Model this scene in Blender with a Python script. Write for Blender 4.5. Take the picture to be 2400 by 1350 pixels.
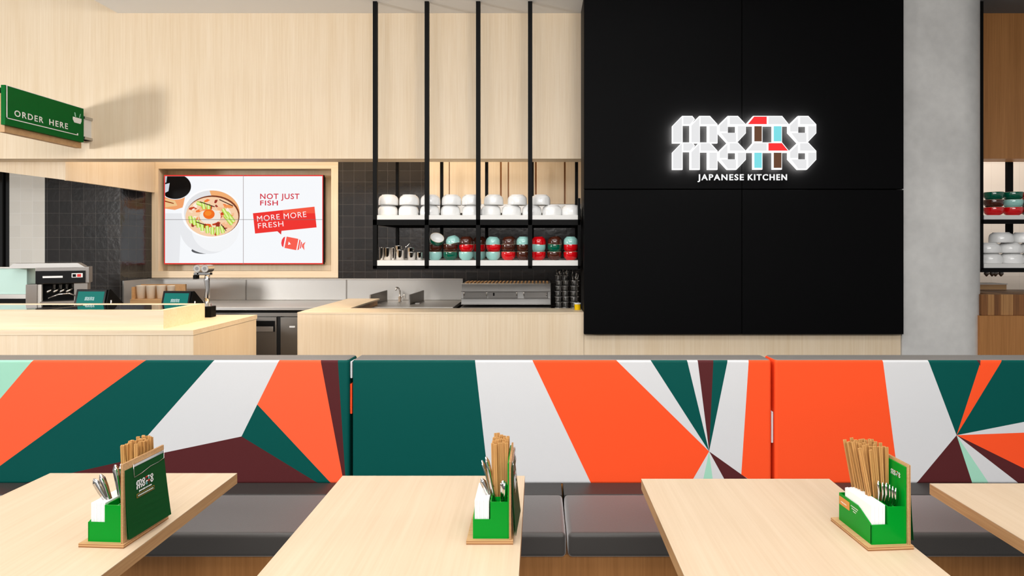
import bpy, bmesh, math, random
from mathutils import Matrix, Vector
random.seed(7)
SC = bpy.context.scene
for o in list(bpy.data.objects): bpy.data.objects.remove(o)
COL = SC.collection
# ------------------------------------------------------------------ camera / light / exposure
F, CX, CY, H = 1450.0, 1262.0, 578.0, 1.52
cam = bpy.data.cameras.new('camera'); cam.sensor_width = 36; cam.lens = F/2400*36
cam.shift_x = -(CX-1200)/2400; cam.shift_y = -(675-CY)/2400; cam.clip_start = .05; cam.clip_end = 60
co = bpy.data.objects.new('camera', cam); COL.objects.link(co)
co.location = (0, 0, H); co.rotation_euler = (math.pi/2, 0, 0); SC.camera = co
SC.view_settings.view_transform = 'Standard'; SC.view_settings.look = 'None'
SC.view_settings.gamma = 1; SC.view_settings.use_curve_mapping = False
SC.view_settings.exposure = 0.0
w = bpy.data.worlds.new('world'); SC.world = w; w.use_nodes = True
w.node_tree.nodes['Background'].inputs[0].default_value = (1.0, .985, .96, 1)
w.node_tree.nodes['Background'].inputs[1].default_value = 0.42
def area(name, loc, target, sx, sy, power, color=(1, .97, .92), spread=180):
    l = bpy.data.lights.new(name, 'AREA'); l.shape = 'RECTANGLE'; l.size = sx; l.size_y = sy
    l.energy = power; l.color = color; l.spread = math.radians(spread)
    o = bpy.data.objects.new(name, l); COL.objects.link(o); o.location = loc
    o.rotation_euler = (Vector(target)-Vector(loc)).to_track_quat('-Z', 'Y').to_euler()
    return o
area('left_key_light', (-5.75, 1.45, 1.95), (-3.0, 5.0, 2.3), .35, .45, 92, (1, .98, .95))  # compact unseen key lamp at left, set by the sign's cast shadow
area('front_fill_light', (-.3, -2.2, 3.2), (.2, 4.5, 1.3), 5.5, 1.2, 225, (1, .98, .96))  # unseen frontal fill behind the camera, brightens what faces it
area('dining_ceiling_light_left', (-1.6, 1.5, 3.4), (-1.6, 1.5, 0), 2.2, 1.6, 46, (1, .98, .95))
area('dining_ceiling_light_right', (1.3, 1.5, 3.4), (1.3, 1.5, 0), 2.2, 1.6, 42, (1, .98, .95))
area('ceiling_fill_light', (-1.0, 3.3, 3.12), (-1.0, 3.45, 4.0), 4.8, .12, 30, (1, .99, .98))  # unseen lamp added to brighten the ceiling
area('counter_warm_fill', (-.9, 4.2, 3.3), (-2.3, 4.1, .7), .3, .3, 12, (1, .72, .42), 70)  # added warm lamp, turns the counter's side faces more orange
area('kitchen_ceiling_light', (-2.2, 5.75, 2.95), (-2.2, 5.95, 0), 4.2, .5, 40, (1, .9, .77))
area('kitchen_ceiling_light_right', (4.6, 5.75, 2.95), (4.6, 5.95, 0), 1.6, .5, 22, (1, .93, .85))

def P(x, y, d): return Vector(((x-CX)/F*d, d, H-(y-CY)/F*d))
def PX(x, d): return (x-CX)/F*d
def PZ(y, d): return H-(y-CY)/F*d
def lin(c):
    return tuple(((v/255)/12.92 if v/255 <= .04045 else ((v/255+.055)/1.055)**2.4) for v in c)+(1,)
# ------------------------------------------------------------------ materials
def newmat(name):
    m = bpy.data.materials.new(name); m.use_nodes = True
    return m, m.node_tree.nodes, m.node_tree.links, m.node_tree.nodes['Principled BSDF']
def plain(name, rgb, rough=.5, metal=0, coat=0, bump=0, bscale=200, spec=.5, alpha=None, trans=0):
    m, n, l, b = newmat(name)
    c = lin(rgb) if max(rgb) > 1.01 else tuple(rgb)+(1,)
    b.inputs['Base Color'].default_value = c; b.inputs['Roughness'].default_value = rough
    b.inputs['Metallic'].default_value = metal; b.inputs['Coat Weight'].default_value = coat
    b.inputs['Specular IOR Level'].default_value = spec
    b.inputs['Transmission Weight'].default_value = trans
    t = n.new('ShaderNodeTexCoord'); z = n.new('ShaderNodeTexNoise'); z.inputs['Scale'].default_value = bscale
    l.new(t.outputs['Object'], z.inputs['Vector'])
    mr = n.new('ShaderNodeMapRange'); mr.inputs[3].default_value = max(0, rough-.04); mr.inputs[4].default_value = min(1, rough+.04)
    l.new(z.outputs[0], mr.inputs[0]); l.new(mr.outputs[0], b.inputs['Roughness'])
    if bump:
        bp = n.new('ShaderNodeBump'); bp.inputs['Strength'].default_value = bump; bp.inputs['Distance'].default_value = .002
        l.new(z.outputs[0], bp.inputs['Height']); l.new(bp.outputs[0], b.inputs['Normal'])
    return m
def wood(name, axis, c1, c2, rough=.45, fine=1.0, seam=None):
    m, n, l, b = newmat(name)
    t = n.new('ShaderNodeTexCoord')
    def layer(across, along, detail):
        mp = n.new('ShaderNodeMapping'); s = [across]*3; s[axis] = along
        mp.inputs['Scale'].default_value = s
        z = n.new('ShaderNodeTexNoise'); z.inputs['Scale'].default_value = 1; z.inputs['Detail'].default_value = detail
        z.inputs['Roughness'].default_value = .6
        l.new(t.outputs['Object'], mp.inputs[0]); l.new(mp.outputs[0], z.inputs['Vector']); return z
    a = layer(90*fine, 2.0*fine, 4); c = layer(9*fine, .35*fine, 3)
    mx = n.new('ShaderNodeMix'); mx.data_type = 'FLOAT'; mx.inputs[0].default_value = .42
    l.new(a.outputs[0], mx.inputs[2]); l.new(c.outputs[0], mx.inputs[3])
    r = n.new('ShaderNodeValToRGB'); r.color_ramp.elements[0].position = .34; r.color_ramp.elements[1].position = .64
    r.color_ramp.elements[0].color = lin(c1); r.color_ramp.elements[1].color = lin(c2)
    l.new(mx.outputs[0], r.inputs[0]); l.new(r.outputs[0], b.inputs['Base Color'])
    b.inputs['Roughness'].default_value = rough
    bp = n.new('ShaderNodeBump'); bp.inputs['Strength'].default_value = .06; bp.inputs['Distance'].default_value = .002
    l.new(a.outputs[0], bp.inputs['Height']); l.new(bp.outputs[0], b.inputs['Normal'])
    return m
def tiles(name, c1, c2, mortar, x0, z0, size=.119, axis='X', rough=.25, bump=.5):
    m, n, l, b = newmat(name)
    t = n.new('ShaderNodeNewGeometry'); s = n.new('ShaderNodeSeparateXYZ'); cb = n.new('ShaderNodeCombineXYZ')
    l.new(t.outputs['Position'], s.inputs[0])
    for k, (src, off) in enumerate(((axis, x0), ('Z', z0))):
        a = n.new('ShaderNodeMath'); a.operation = 'SUBTRACT'; a.inputs[1].default_value = off-40*size
        l.new(s.outputs[src], a.inputs[0]); l.new(a.outputs[0], cb.inputs[k])
    br = n.new('ShaderNodeTexBrick'); br.offset = 0; br.squash = 1
    br.inputs['Scale'].default_value = 1; br.inputs['Brick Width'].default_value = size; br.inputs['Row Height'].default_value = size
    br.inputs['Mortar Size'].default_value = .0016; br.inputs['Mortar Smooth'].default_value = .3
    br.inputs['Color1'].default_value = lin(c1); br.inputs['Color2'].default_value = lin(c2); br.inputs['Mortar'].default_value = lin(mortar)
    l.new(cb.outputs[0], br.inputs['Vector']); l.new(br.outputs['Color'], b.inputs['Base Color'])
    z = n.new('ShaderNodeTexNoise'); z.inputs['Scale'].default_value = 22; z.inputs['Detail'].default_value = 3
    l.new(t.outputs['Position'], z.inputs['Vector'])
    sub = n.new('ShaderNodeMath'); sub.operation = 'MULTIPLY_ADD'; sub.inputs[1].default_value = -.8
    l.new(br.outputs['Fac'], sub.inputs[0]); l.new(z.outputs[0], sub.inputs[2])
    bp = n.new('ShaderNodeBump'); bp.inputs['Strength'].default_value = bump; bp.inputs['Distance'].default_value = .004
    l.new(sub.outputs[0], bp.inputs['Height']); l.new(bp.outputs[0], b.inputs['Normal'])
    b.inputs['Roughness'].default_value = rough
    return m
def steel(name, rgb, rough=.3, axis=2):
    m, n, l, b = newmat(name)
    b.inputs['Base Color'].default_value = lin(rgb); b.inputs['Metallic'].default_value = 1
    t = n.new('ShaderNodeTexCoord'); mp = n.new('ShaderNodeMapping'); s = [4, 4, 4]; s[axis] = 400; mp.inputs['Scale'].default_value = s
    z = n.new('ShaderNodeTexNoise'); z.inputs['Scale'].default_value = 1
    l.new(t.outputs['Object'], mp.inputs[0]); l.new(mp.outputs[0], z.inputs['Vector'])
    mr = n.new('ShaderNodeMapRange'); mr.inputs[3].default_value = rough-.08; mr.inputs[4].default_value = rough+.08
    l.new(z.outputs[0], mr.inputs[0]); l.new(mr.outputs[0], b.inputs['Roughness'])
    bp = n.new('ShaderNodeBump'); bp.inputs['Strength'].default_value = .05; bp.inputs['Distance'].default_value = .001
    l.new(z.outputs[0], bp.inputs['Height']); l.new(bp.outputs[0], b.inputs['Normal'])
    return m
def concrete(name):
    m, n, l, b = newmat(name)
    t = n.new('ShaderNodeTexCoord')
    z = n.new('ShaderNodeTexNoise'); z.inputs['Scale'].default_value = 1.6; z.inputs['Detail'].default_value = 8; z.inputs['Roughness'].default_value = .55
    z2 = n.new('ShaderNodeTexNoise'); z2.inputs['Scale'].default_value = 14; z2.inputs['Detail'].default_value = 6
    l.new(t.outputs['Object'], z.inputs['Vector']); l.new(t.outputs['Object'], z2.inputs['Vector'])
    mx = n.new('ShaderNodeMix'); mx.data_type = 'FLOAT'; mx.inputs[0].default_value = .25
    l.new(z.outputs[0], mx.inputs[2]); l.new(z2.outputs[0], mx.inputs[3])
    r = n.new('ShaderNodeValToRGB'); r.color_ramp.elements[0].position = .33; r.color_ramp.elements[1].position = .68
    r.color_ramp.elements[0].color = lin((196, 195, 193)); r.color_ramp.elements[1].color = lin((228, 227, 224))
    l.new(mx.outputs[0], r.inputs[0]); l.new(r.outputs[0], b.inputs['Base Color'])
    b.inputs['Roughness'].default_value = .55
    bp = n.new('ShaderNodeBump'); bp.inputs['Strength'].default_value = .15; bp.inputs['Distance'].default_value = .002
    l.new(z2.outputs[0], bp.inputs['Height']); l.new(bp.outputs[0], b.inputs['Normal'])
    return m
def emis(name, rgb, s=1.0):
    m, n, l, b = newmat(name)
    b.inputs['Base Color'].default_value = (0, 0, 0, 1); b.inputs['Emission Color'].default_value = lin(rgb)
    b.inputs['Emission Strength'].default_value = s; b.inputs['Roughness'].default_value = .5
    b.inputs['Specular IOR Level'].default_value = .1
    return m
_ec = {}
def E(rgb, s=1.0):
    k = (tuple(rgb), s)
    if k not in _ec: _ec[k] = emis('lit_%d_%d_%d_%d' % (rgb[0], rgb[1], rgb[2], int(s*10)), rgb, s)
    return _ec[k]
OAK1, OAK2 = (224, 200, 166), (236, 217, 190)
M = dict(
    oakz=wood('pale_oak_vertical', 2, OAK1, OAK2), oakx=wood('pale_oak_lengthwise', 0, OAK1, OAK2),
    table=wood('table_oak', 1, (204, 180, 151), (214, 192, 165), .45),
    edge=wood('table_edge_ply', 1, (176, 130, 84), (206, 164, 116), .5, 2),
    oakdark=wood('darker_oak_vertical', 2, (160, 106, 54), (188, 130, 74)),
    walnut=wood('walnut_block', 2, (88, 52, 24), (150, 98, 52), .4), walnut2=wood('light_walnut_block', 2, (150, 104, 58), (186, 138, 86), .4),
    ply=wood('plywood', 0, (186, 140, 92), (214, 174, 126), .5, 2), plyedge=wood('plywood_edge', 0, (120, 78, 44), (168, 118, 72), .5, 3),
    concrete=concrete('polished_concrete'),
    blacktile=tiles('black_handmade_tile', (24, 22, 22), (38, 34, 33), (84, 80, 77), -2.075, 2.324),
    blacktiley=tiles('black_handmade_tile_side', (20, 20, 22), (28, 28, 30), (70, 68, 66), 6.06, 2.324, axis='Y', rough=.15),
    whitetile=tiles('white_tile', (212, 208, 200), (220, 216, 208), (228, 226, 222), -4.835, 2.324, rough=.3, bump=.2),
    whitepanel=tiles('white_panelling', (232, 226, 216), (236, 230, 220), (214, 206, 196), 0, 0, .3, rough=.4, bump=.1),
    black=plain('black_powder_coat', (12, 12, 12), .5, spec=.1), blackpanel=plain('matt_black_laminate', (7, 7, 8), .6, bump=.03, spec=.06),
    blackgloss=plain('gloss_black', (14, 14, 15), .12), dark=plain('dark_gap', (10, 10, 10), .7),
    white=plain('white_laminate', (232, 231, 228), .4), ceiling=plain('white_plaster', (246, 246, 246), .85), greyceiling=plain('grey_plaster', (120, 122, 124), .85),
    ceramic=plain('white_porcelain', (246, 246, 245), .15, coat=.4),
    steel=steel('brushed_stainless', (192, 190, 187), .42, 2), steelx=steel('brushed_stainless_dark', (150, 146, 142), .35, 0),
    tin=steel('satin_tin', (222, 220, 218), .35, 2), chrome=steel('polished_chrome', (226, 224, 222), .12, 2), fridge=steel('fridge_stainless', (150, 147, 143), .4, 2),
    vinyl=plain('charcoal_vinyl', (60, 56, 53), .5, bump=.12, bscale=350, spec=.6),
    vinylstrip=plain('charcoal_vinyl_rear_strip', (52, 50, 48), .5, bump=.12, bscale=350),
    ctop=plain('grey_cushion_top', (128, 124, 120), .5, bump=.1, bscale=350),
    teal=plain('print_teal', (0, 78, 72), .55, bump=.08, bscale=350, spec=.12), orange=plain('print_orange', (250, 84, 40), .55, bump=.08, bscale=350, spec=.12),
    coral=plain('print_orange_lit', (250, 96, 58), .55, bump=.08, bscale=350, spec=.12),  # orange print again, lightened: stronger light on the left put into the colour
    pwhite=plain('print_white', (211, 212, 214), .55, bump=.08, bscale=350, spec=.12), brown=plain('print_brown', (84, 36, 38), .55, bump=.08, bscale=350, spec=.12),
    mint=plain('print_mint', (160, 214, 190), .55, bump=.08, bscale=350, spec=.12),
    green=plain('green_acrylic', (0, 142, 38), .25, spec=.12), greend=plain('dark_green_card', (0, 72, 28), .5, spec=.2),
    signgreen=plain('sign_green', (0, 98, 36), .45, spec=.08), signedge=plain('sign_dark_green', (0, 60, 28), .35),
    print=plain('white_print', (240, 240, 240), .6), printred=plain('red_print', (220, 40, 40), .6), printblue=plain('blue_print', (120, 205, 215), .6),
    printbrown=plain('brown_print', (90, 60, 44), .6),
    paper=plain('white_paper', (244, 244, 244), .8), bamboo=wood('bamboo', 2, (176, 124, 66), (216, 168, 104), .5, 3),
    tag=plain('amber_tag', (206, 138, 60), .4),
    glass=plain('clear_glass', (225, 245, 240), .03, trans=1, spec=.5), glasstint=plain('mint_glass', (196, 226, 218), .15),
    menuglass=plain('dark_menu_glass', (30, 38, 46), .06, coat=1),
    bred=plain('red_glaze', (216, 8, 20), .1, coat=.6), bbrown=plain('brown_glaze', (74, 34, 22), .1, coat=.6),
    bgreen=plain('green_glaze', (0, 92, 68), .1, coat=.6), bmint=plain('mint_glaze', (160, 214, 206), .1, coat=.6), brim=plain('cream_rim', (222, 200, 170), .3),
    yellow=plain('yellow_plastic', (250, 200, 0), .4), cup=plain('paper_cup', (240, 228, 210), .6), floor=plain('grey_floor_tile', (84, 82, 80), .5),
    cardboard=plain('tan_board', (190, 150, 105), .7),
)
M['vinyl'].node_tree.nodes['Principled BSDF'].inputs['Sheen Weight'].default_value = .9
M['vinyl'].node_tree.nodes['Principled BSDF'].inputs['Sheen Roughness'].default_value = .4
# ------------------------------------------------------------------ mesh builder
class MB:
    def __init__(s, *mats): s.bm = bmesh.new(); s.mats = list(mats)
    def mi(s, m):
        if m is None: return 0
        if isinstance(m, str): m = M[m]
        if m not in s.mats: s.mats.append(m)
        return s.mats.index(m)
    def _fin(s, faces, m, smooth=False, T=None, verts=None):
        i = s.mi(m)
        for f in faces: f.material_index = i; f.smooth = smooth
        if T is not None and verts: bmesh.ops.transform(s.bm, matrix=T, verts=verts)
    def box(s, x0, x1, y0, y1, z0, z1, m=None, T=None, bev=0):
        r = bmesh.ops.create_cube(s.bm, size=1); v = r['verts']
        bmesh.ops.transform(s.bm, verts=v, matrix=Matrix.Translation(((x0+x1)/2, (y0+y1)/2, (z0+z1)/2)) @ Matrix.Diagonal((abs(x1-x0), abs(y1-y0), abs(z1-z0), 1)))
        fs = list({f for q in v for f in q.link_faces})
        if bev:
            es = list({e for f in fs for e in f.edges})
            rr = bmesh.ops.bevel(s.bm, geom=es, offset=bev, segments=3, affect='EDGES', profile=.5)
            fs = list(set(rr['faces']) | {f for f in fs if f.is_valid}); v = list({q for f in fs for q in f.verts})
        s._fin(fs, m, False, T, v); return s
    def lathe(s, prof, n=32, m=None, T=None, mats=None):
        rings = []; allv = []
        for (r, z) in prof:
            if r < 1e-6: vs = [s.bm.verts.new((0, 0, z))]
            else: vs = [s.bm.verts.new((r*math.cos(2*math.pi*k/n), r*math.sin(2*math.pi*k/n), z)) for k in range(n)]
            rings.append(vs); allv += vs
        for q in range(len(rings)-1):
            a, b = rings[q], rings[q+1]; fs = []
            if len(a) == 1 and len(b) == 1: continue
            for k in range(n):
                if len(a) == 1: fs.append(s.bm.faces.new((a[0], b[(k+1) % n], b[k])))
                elif len(b) == 1: fs.append(s.bm.faces.new((a[k], a[(k+1) % n], b[0])))
                else: fs.append(s.bm.faces.new((a[k], a[(k+1) % n], b[(k+1) % n], b[k])))
            s._fin(fs, mats[q] if mats else m, True)
        if T is not None: bmesh.ops.transform(s.bm, matrix=T, verts=allv)
        return s
    def cyl(s, r, z0, z1, n=24, m=None, T=None): return s.lathe([(0, z0), (r, z0), (r, z0), (r, z1), (r, z1), (0, z1)], n, m, T)
    def tube(s, pts, r, n=8, m=None):
        pts = [Vector(p) for p in pts]; rings = []
        for i, p in enumerate(pts):
            d = (pts[min(i+1, len(pts)-1)]-pts[max(i-1, 0)]).normalized()
            a = d.cross(Vector((0, 0, 1)) if abs(d.z) < .9 else Vector((1, 0, 0))).normalized(); b = d.cross(a)
            rr = r[i] if isinstance(r, (list, tuple)) else r
            rings.append([s.bm.verts.new(p+rr*(a*math.cos(2*math.pi*k/n)+b*math.sin(2*math.pi*k/n))) for k in range(n)])
        fs = []
        for a, b in zip(rings, rings[1:]):
            for k in range(n): fs.append(s.bm.faces.new((a[k], a[(k+1) % n], b[(k+1) % n], b[k])))
        s._fin(fs, m, True)
        s._fin([s.bm.faces.new(rings[0][::-1]), s.bm.faces.new(rings[-1])], m); return s
    def prism(s, poly, T, d0, d1, m=None, mside=None, mback=None):
        """poly in the (u,v) plane of frame T, extruded along its normal from d0 (back) to d1 (front)"""
        ar = sum(poly[i][0]*poly[(i+1) % len(poly)][1]-poly[(i+1) % len(poly)][0]*poly[i][1] for i in range(len(poly)))
        if ar < 0: poly = poly[::-1]
        fr = [s.bm.verts.new(T @ Vector((u, v, d1))) for u, v in poly]; f = s.bm.faces.new(fr); s._fin([f], m)
        if d0 is not None:
            bk = [s.bm.verts.new(T @ Vector((u, v, d0))) for u, v in poly]
            s._fin([s.bm.faces.new(bk[::-1])], mback or mside or m)
            n = len(poly); s._fin([s.bm.faces.new((fr[k], bk[k], bk[(k+1) % n], fr[(k+1) % n])) for k in range(n)], mside or m)
        return s
    def mesh(s, me, T, m):
        base = len(s.bm.faces); nv = len(s.bm.verts)
        s.bm.from_mesh(me); s.bm.verts.ensure_lookup_table(); s.bm.faces.ensure_lookup_table()
        bmesh.ops.transform(s.bm, matrix=T, verts=s.bm.verts[nv:])
        s.bm.faces.ensure_lookup_table()
        i = s.mi(m)
        for f in s.bm.faces[base:]: f.material_index = i
        return s
    def obj(s, name, parent=None, loc=None, fixn=True, rot=None):
        if fixn: bmesh.ops.recalc_face_normals(s.bm, faces=s.bm.faces)
        me = bpy.data.meshes.new(name); s.bm.to_mesh(me); s.bm.free()
        for m in s.mats: me.materials.append(M[m] if isinstance(m, str) else m)
        o = bpy.data.objects.new(name, me); COL.objects.link(o)
        if parent: o.parent = parent
        if loc is not None: o.location = loc
        if rot is not None: o.rotation_euler = rot
        return o
def tag(o, label=None, cat=None, group=None, kind=None):
    if label: o['label'] = label
    if cat: o['category'] = cat
    if group: o['group'] = group
    if kind: o['kind'] = kind
    return o
def thing(name, loc, label, cat, group=None, rot=0):
    o = bpy.data.objects.new(name, None); o.empty_display_size = .05; COL.objects.link(o)
    o.location = loc; o.rotation_euler = (0, 0, rot); return tag(o, label, cat, group)
def copy_tree(o, parent=None, **kw):
    c = o.copy(); COL.objects.link(c)
    if parent: c.parent = parent
    for ch in [q for q in bpy.data.objects if q.parent == o]: copy_tree(ch, c)
    return c
def struct(name, mb, label=None): return tag(mb.obj(name), kind='structure')
def frame(o, right, up):
    r = Vector(right).normalized(); u = Vector(up).normalized(); n = r.cross(u)
    return Matrix(((r.x, u.x, n.x, o[0]), (r.y, u.y, n.y, o[1]), (r.z, u.z, n.z, o[2]), (0, 0, 0, 1)))
def text_mesh(txt, size, bold=.0, spacing=1.0, align='LEFT', extrude=.0005):
    c = bpy.data.curves.new('txt', 'FONT'); c.body = txt; c.size = size; c.offset = bold*size; c.extrude = extrude
    c.space_character = spacing; c.align_x = align; c.resolution_u = 4
    o = bpy.data.objects.new('txt', c); COL.objects.link(o)
    bpy.context.view_layer.update()
    me = bpy.data.meshes.new_from_object(o.evaluated_get(bpy.context.evaluated_depsgraph_get()))
    bpy.data.objects.remove(o); bpy.data.curves.remove(c); return me
def text_fit(mb, txt, T, u0, u1, v0, v1, m, bold=.02, spacing=1.1, extrude=.0004):
    me = text_mesh(txt, 1, bold, spacing, extrude=0.5)
    xs = [v.co.x for v in me.vertices]; ys = [max(0, v.co.y) for v in me.vertices]
    sx = (u1-u0)/(max(xs)-min(xs)); sy = (v1-v0)/(max(ys)-min(ys))
    L = Matrix.Translation((u0-min(xs)*sx, v0-min(ys)*sy, extrude)) @ Matrix.Diagonal((sx, sy, extrude*2, 1))
    mb.mesh(me, T @ L, m); bpy.data.meshes.remove(me)
# ------------------------------------------------------------------ logo
def logo_polys():
    out = []; facets = []
    for r, dy in enumerate((0, 372)):
        bx = lambda pts: [(x, y+dy) for x, y in pts]
        out += [('w', bx([(213, 575), (213, 333), (350, 192), (495, 192), (532, 240), (463, 325), (358, 325), (358, 575)])),
                ('w', bx([(460, 575), (460, 325), (592, 192), (742, 192), (848, 308), (848, 330), (600, 330), (600, 575)])),
                ('w', bx([(705, 575), (705, 330), (848, 330), (848, 575)]))]
        facets += [('f', bx([(222, 335), (345, 208), (345, 562), (222, 562)])), ('f', bx([(366, 206), (488, 206), (518, 240), (462, 308), (366, 308)])),
                   ('f', bx([(480, 330), (590, 215), (590, 562), (480, 562)])), ('f', bx([(608, 206), (734, 206), (832, 308), (608, 308)])),
                   ('f', bx([(732, 336), (838, 336), (838, 562), (732, 562)]))]
        for sx in (0, 988):
            q = lambda pts: [(x+sx, y) for x, y in bx(pts)]
            out += [('w', q([(850, 430), (850, 330), (992, 192), (992, 430)])), ('w', q([(992, 192), (1135, 192), (1246, 310), (1246, 338), (992, 338)])),
                    ('w', q([(1105, 338), (1246, 338), (1246, 435), (1115, 575), (1105, 575)])), ('w', q([(850, 430), (1105, 430), (1105, 575), (985, 575)]))]
            facets += [('f', q([(878, 328), (984, 222), (984, 412), (878, 412)])), ('f', q([(1018, 206), (1130, 206), (1228, 308), (1018, 308)])),
                       ('f', q([(1132, 338), (1238, 338), (1238, 430), (1132, 545)])), ('f', q([(895, 434), (1104, 434), (1104, 560), (992, 560)]))]
        out += [('w', bx([(1245, 312), (1350, 192), (1755, 192), (1850, 310), (1850, 335), (1245, 335)])),
                ('w', bx([(1345, 335), (1478, 335), (1478, 572), (1345, 572)])), ('w', bx([(1618, 335), (1752, 335), (1752, 572), (1618, 572)]))]
        facets += [('r' if r == 0 else 'f', bx([(1275, 308), (1360, 204), (1535, 204), (1535, 308)])), ('f' if r == 0 else 'r', bx([(1562, 204), (1748, 204), (1832, 308), (1562, 308)])),
                   ('n' if r == 0 else 'b', bx([(1364, 338), (1466, 338), (1466, 550), (1364, 550)])), ('b' if r == 0 else 'n', bx([(1636, 338), (1742, 338), (1742, 550), (1636, 550)]))]
    N = lambda pts: [((x-213)/2025, (944-y)/2025) for x, y in pts]
    return [(k, N(p)) for k, p in out], [(k, N(p)) for k, p in facets]
LOGO_O, LOGO_F = logo_polys()
def small_logo(mb, T, width, h=.0004, flat=False):
    for k, p in (LOGO_F):
        m = dict(w='print', f='print', r='printred', n='printbrown', b='printblue')[k]
        mb.prism([(u*width, v*width) for u, v in p], T, None if flat else 0, h, m)
# ------------------------------------------------------------------ setting
D_BULK, D_CTR, D_BACK, D_SIDE = 5.10, 4.71, 6.56, 6.06
XS = PX(357, D_BACK)
struct('floor', MB('floor').box(-9, 9, -5, 8, -.05, 0))
struct('ceiling', MB('ceiling').box(PX(276, D_BULK), 3.3, -1.5, D_BULK+.25, PZ(31, D_BULK), PZ(31, D_BULK)+.12).box(-8, 8, D_BULK+.2, 7.4, 3.05, 3.15).box(-8, PX(276, D_BULK), .8, D_BULK+.25, 4.3, 4.4))
struct('ceiling_side', MB('greyceiling').box(3.302, 6.5, -1.5, D_BULK+.25, PZ(31, D_BULK), PZ(31, D_BULK)+.12))
# timber bulkhead over the counters
zb = 2.245
mb = MB('oakz')
mb.box(-6.5, PX(1368, D_BULK)+.2, D_BULK, D_BULK+.2, zb, 3.5)
mb.box(-6.5, PX(276, D_BULK), D_BULK, D_BULK+.2, 3.5, 4.35)
struct('wall_bulkhead', mb)
struct('wall_bulkhead_right', MB('oakdark').box(3.4, 6.5, D_BULK, D_BULK+.2, zb, PZ(25, D_BULK)))  # darker oak: light falling off to the right is in the colour
# return panel of the bulkhead inside the kitchen
mb = MB('oakz')
mb.prism([(PX(-90, 5.31), PZ(391, 5.31)), (-4.06, PZ(422, 5.31)), (-4.06, 3.04), (PX(-90, 5.31), 3.04)], frame((0, 5.345, 0), (1, 0, 0), (0, 0, 1)), 0, .035)
mb.box(-4.095, -4.06, 5.345, 6.545, PZ(422, 5.31), 3.04)
struct('wall_bulkhead_return', mb)
# back walls
xn0, xn1, zn0, zn1 = PX(357, D_BACK), PX(793, D_BACK), PZ(651, D_BACK), PZ(378, D_BACK)
struct('wall_back', MB('blacktile').box(xn1, 2.4, D_BACK, D_BACK+.25, 0, 3.05).box(XS, xn1, D_BACK, D_BACK+.25, 0, zn0))
struct('wall_back_upper', MB('oakz').box(XS, xn1, D_BACK, D_BACK+.25, zn1, 3.05))
struct('wall_kitchen_left', MB('blacktile').box(PX(105, D_SIDE), XS, D_SIDE, D_SIDE+.02, 0, 3.05))
struct('wall_kitchen_return', MB('blacktiley').box(XS-.02, XS, D_SIDE+.02, D_BACK+.25, 0, 3.05))
struct('wall_white_pier', MB('whitetile').box(PX(22, D_SIDE), PX(105, D_SIDE), D_SIDE, D_SIDE+.02, 0, 3.05))
struct('door_1', MB('blackgloss').box(-6.4, PX(22, D_SIDE), D_SIDE, D_SIDE+.05, 0, 3.05).box(PX(8, D_SIDE), PX(11, D_SIDE), D_SIDE-.015, D_SIDE, 0, 2.6, 'black'))
struct('wall_right_kitchen', MB('whitepanel').box(2.4, 6.5, D_BACK, D_BACK+.1, 0, 3.05))
struct('wall_middle', MB('black').box(.348, 2.72, 4.707, 5.06, 1.022, 3.44))
# niche frame round the screens
zi0, zi1, xi0, xi1 = PZ(635.5, D_BACK), PZ(395.5, D_BACK), PX(372.5, D_BACK), PX(777, D_BACK)
mb = MB('oakx')
mb.box(xn0, xn1, D_BACK-.01, D_BACK+.16, zi1, zn1, 'oakx').box(xn0, xn1, D_BACK-.01, D_BACK+.16, zn0, zi0, 'oakx')
mb.box(xn0, xi0, D_BACK-.01, D_BACK+.16, zi0, zi1, 'oakz').box(xi1, xn1, D_BACK-.01, D_BACK+.16, zi0, zi1, 'oakz')
mb.box(xn0, xn1, D_BACK+.155, D_BACK+.18, zn0, zn1, 'oakz')
struct('trim_1', mb)
# ------------------------------------------------------------------ video wall
DS = 6.60
root = thing('video_wall', (PX(572, DS), DS, PZ(619.6, DS)), 'four joined screens showing a food bowl advert, set in the timber recess', 'screen')
RL = root.location
def SP(x, y): return (PX(x, DS)-RL.x, PZ(y, DS)-RL.z)
FS = frame((0, 0, 0), (1, 0, 0), (0, 0, 1))     # u right, v up, normal towards camera (-Y)
def rect(x0, y0, x1, y1): return [SP(x0, y0), SP(x1, y0), SP(x1, y1), SP(x0, y1)]
XL, XM, XR, YT, YM, YB = 384.4, 571.8, 757.8, 409.8, 514.8, 619.6
for (x0, x1) in ((XL, XM), (XM, XR)):
    for (y0, y1) in ((YT, YM), (YM, YB)):
        mb = MB('black'); a = SP(x0+.2, y1-.2); b = SP(x1-.2, y0+.2)
        mb.box(a[0], b[0], 0, .05, a[1], b[1]).obj('monitor', root)
def ell(cx, cy, rx, ry, n=40, a0=0, a1=360, clip=True):
    pts = []
    for k in range(n + (0 if a1-a0 == 360 else 1)):
        t = math.radians(a0+(a1-a0)*k/n); x = cx+rx*math.cos(t); y = cy+ry*math.sin(t)
        if clip: x = max(x, 387.2); y = max(y, 413.2)
        pts.append((x, y))
    o = []
    for p in pts:
        if not o or (abs(p[0]-o[-1][0])+abs(p[1]-o[-1][1])) > .05: o.append(p)
    return o
pic = MB()
lay = [0]
def draw(pts, rgb, s=1.0, dz=None):
    lay[0] += 1
    pic.prism([SP(*p) for p in pts], FS, None, .0012+lay[0]*.00008, E(rgb, s))
draw([(XL+.3, YT+.3), (XR-.3, YT+.3), (XR-.3, YB-.3), (XL+.3, YB-.3)], (230, 50, 44))
draw([(387, 413), (755.5, 413), (755.5, 616.5), (387, 616.5)], (246, 248, 251))
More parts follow.
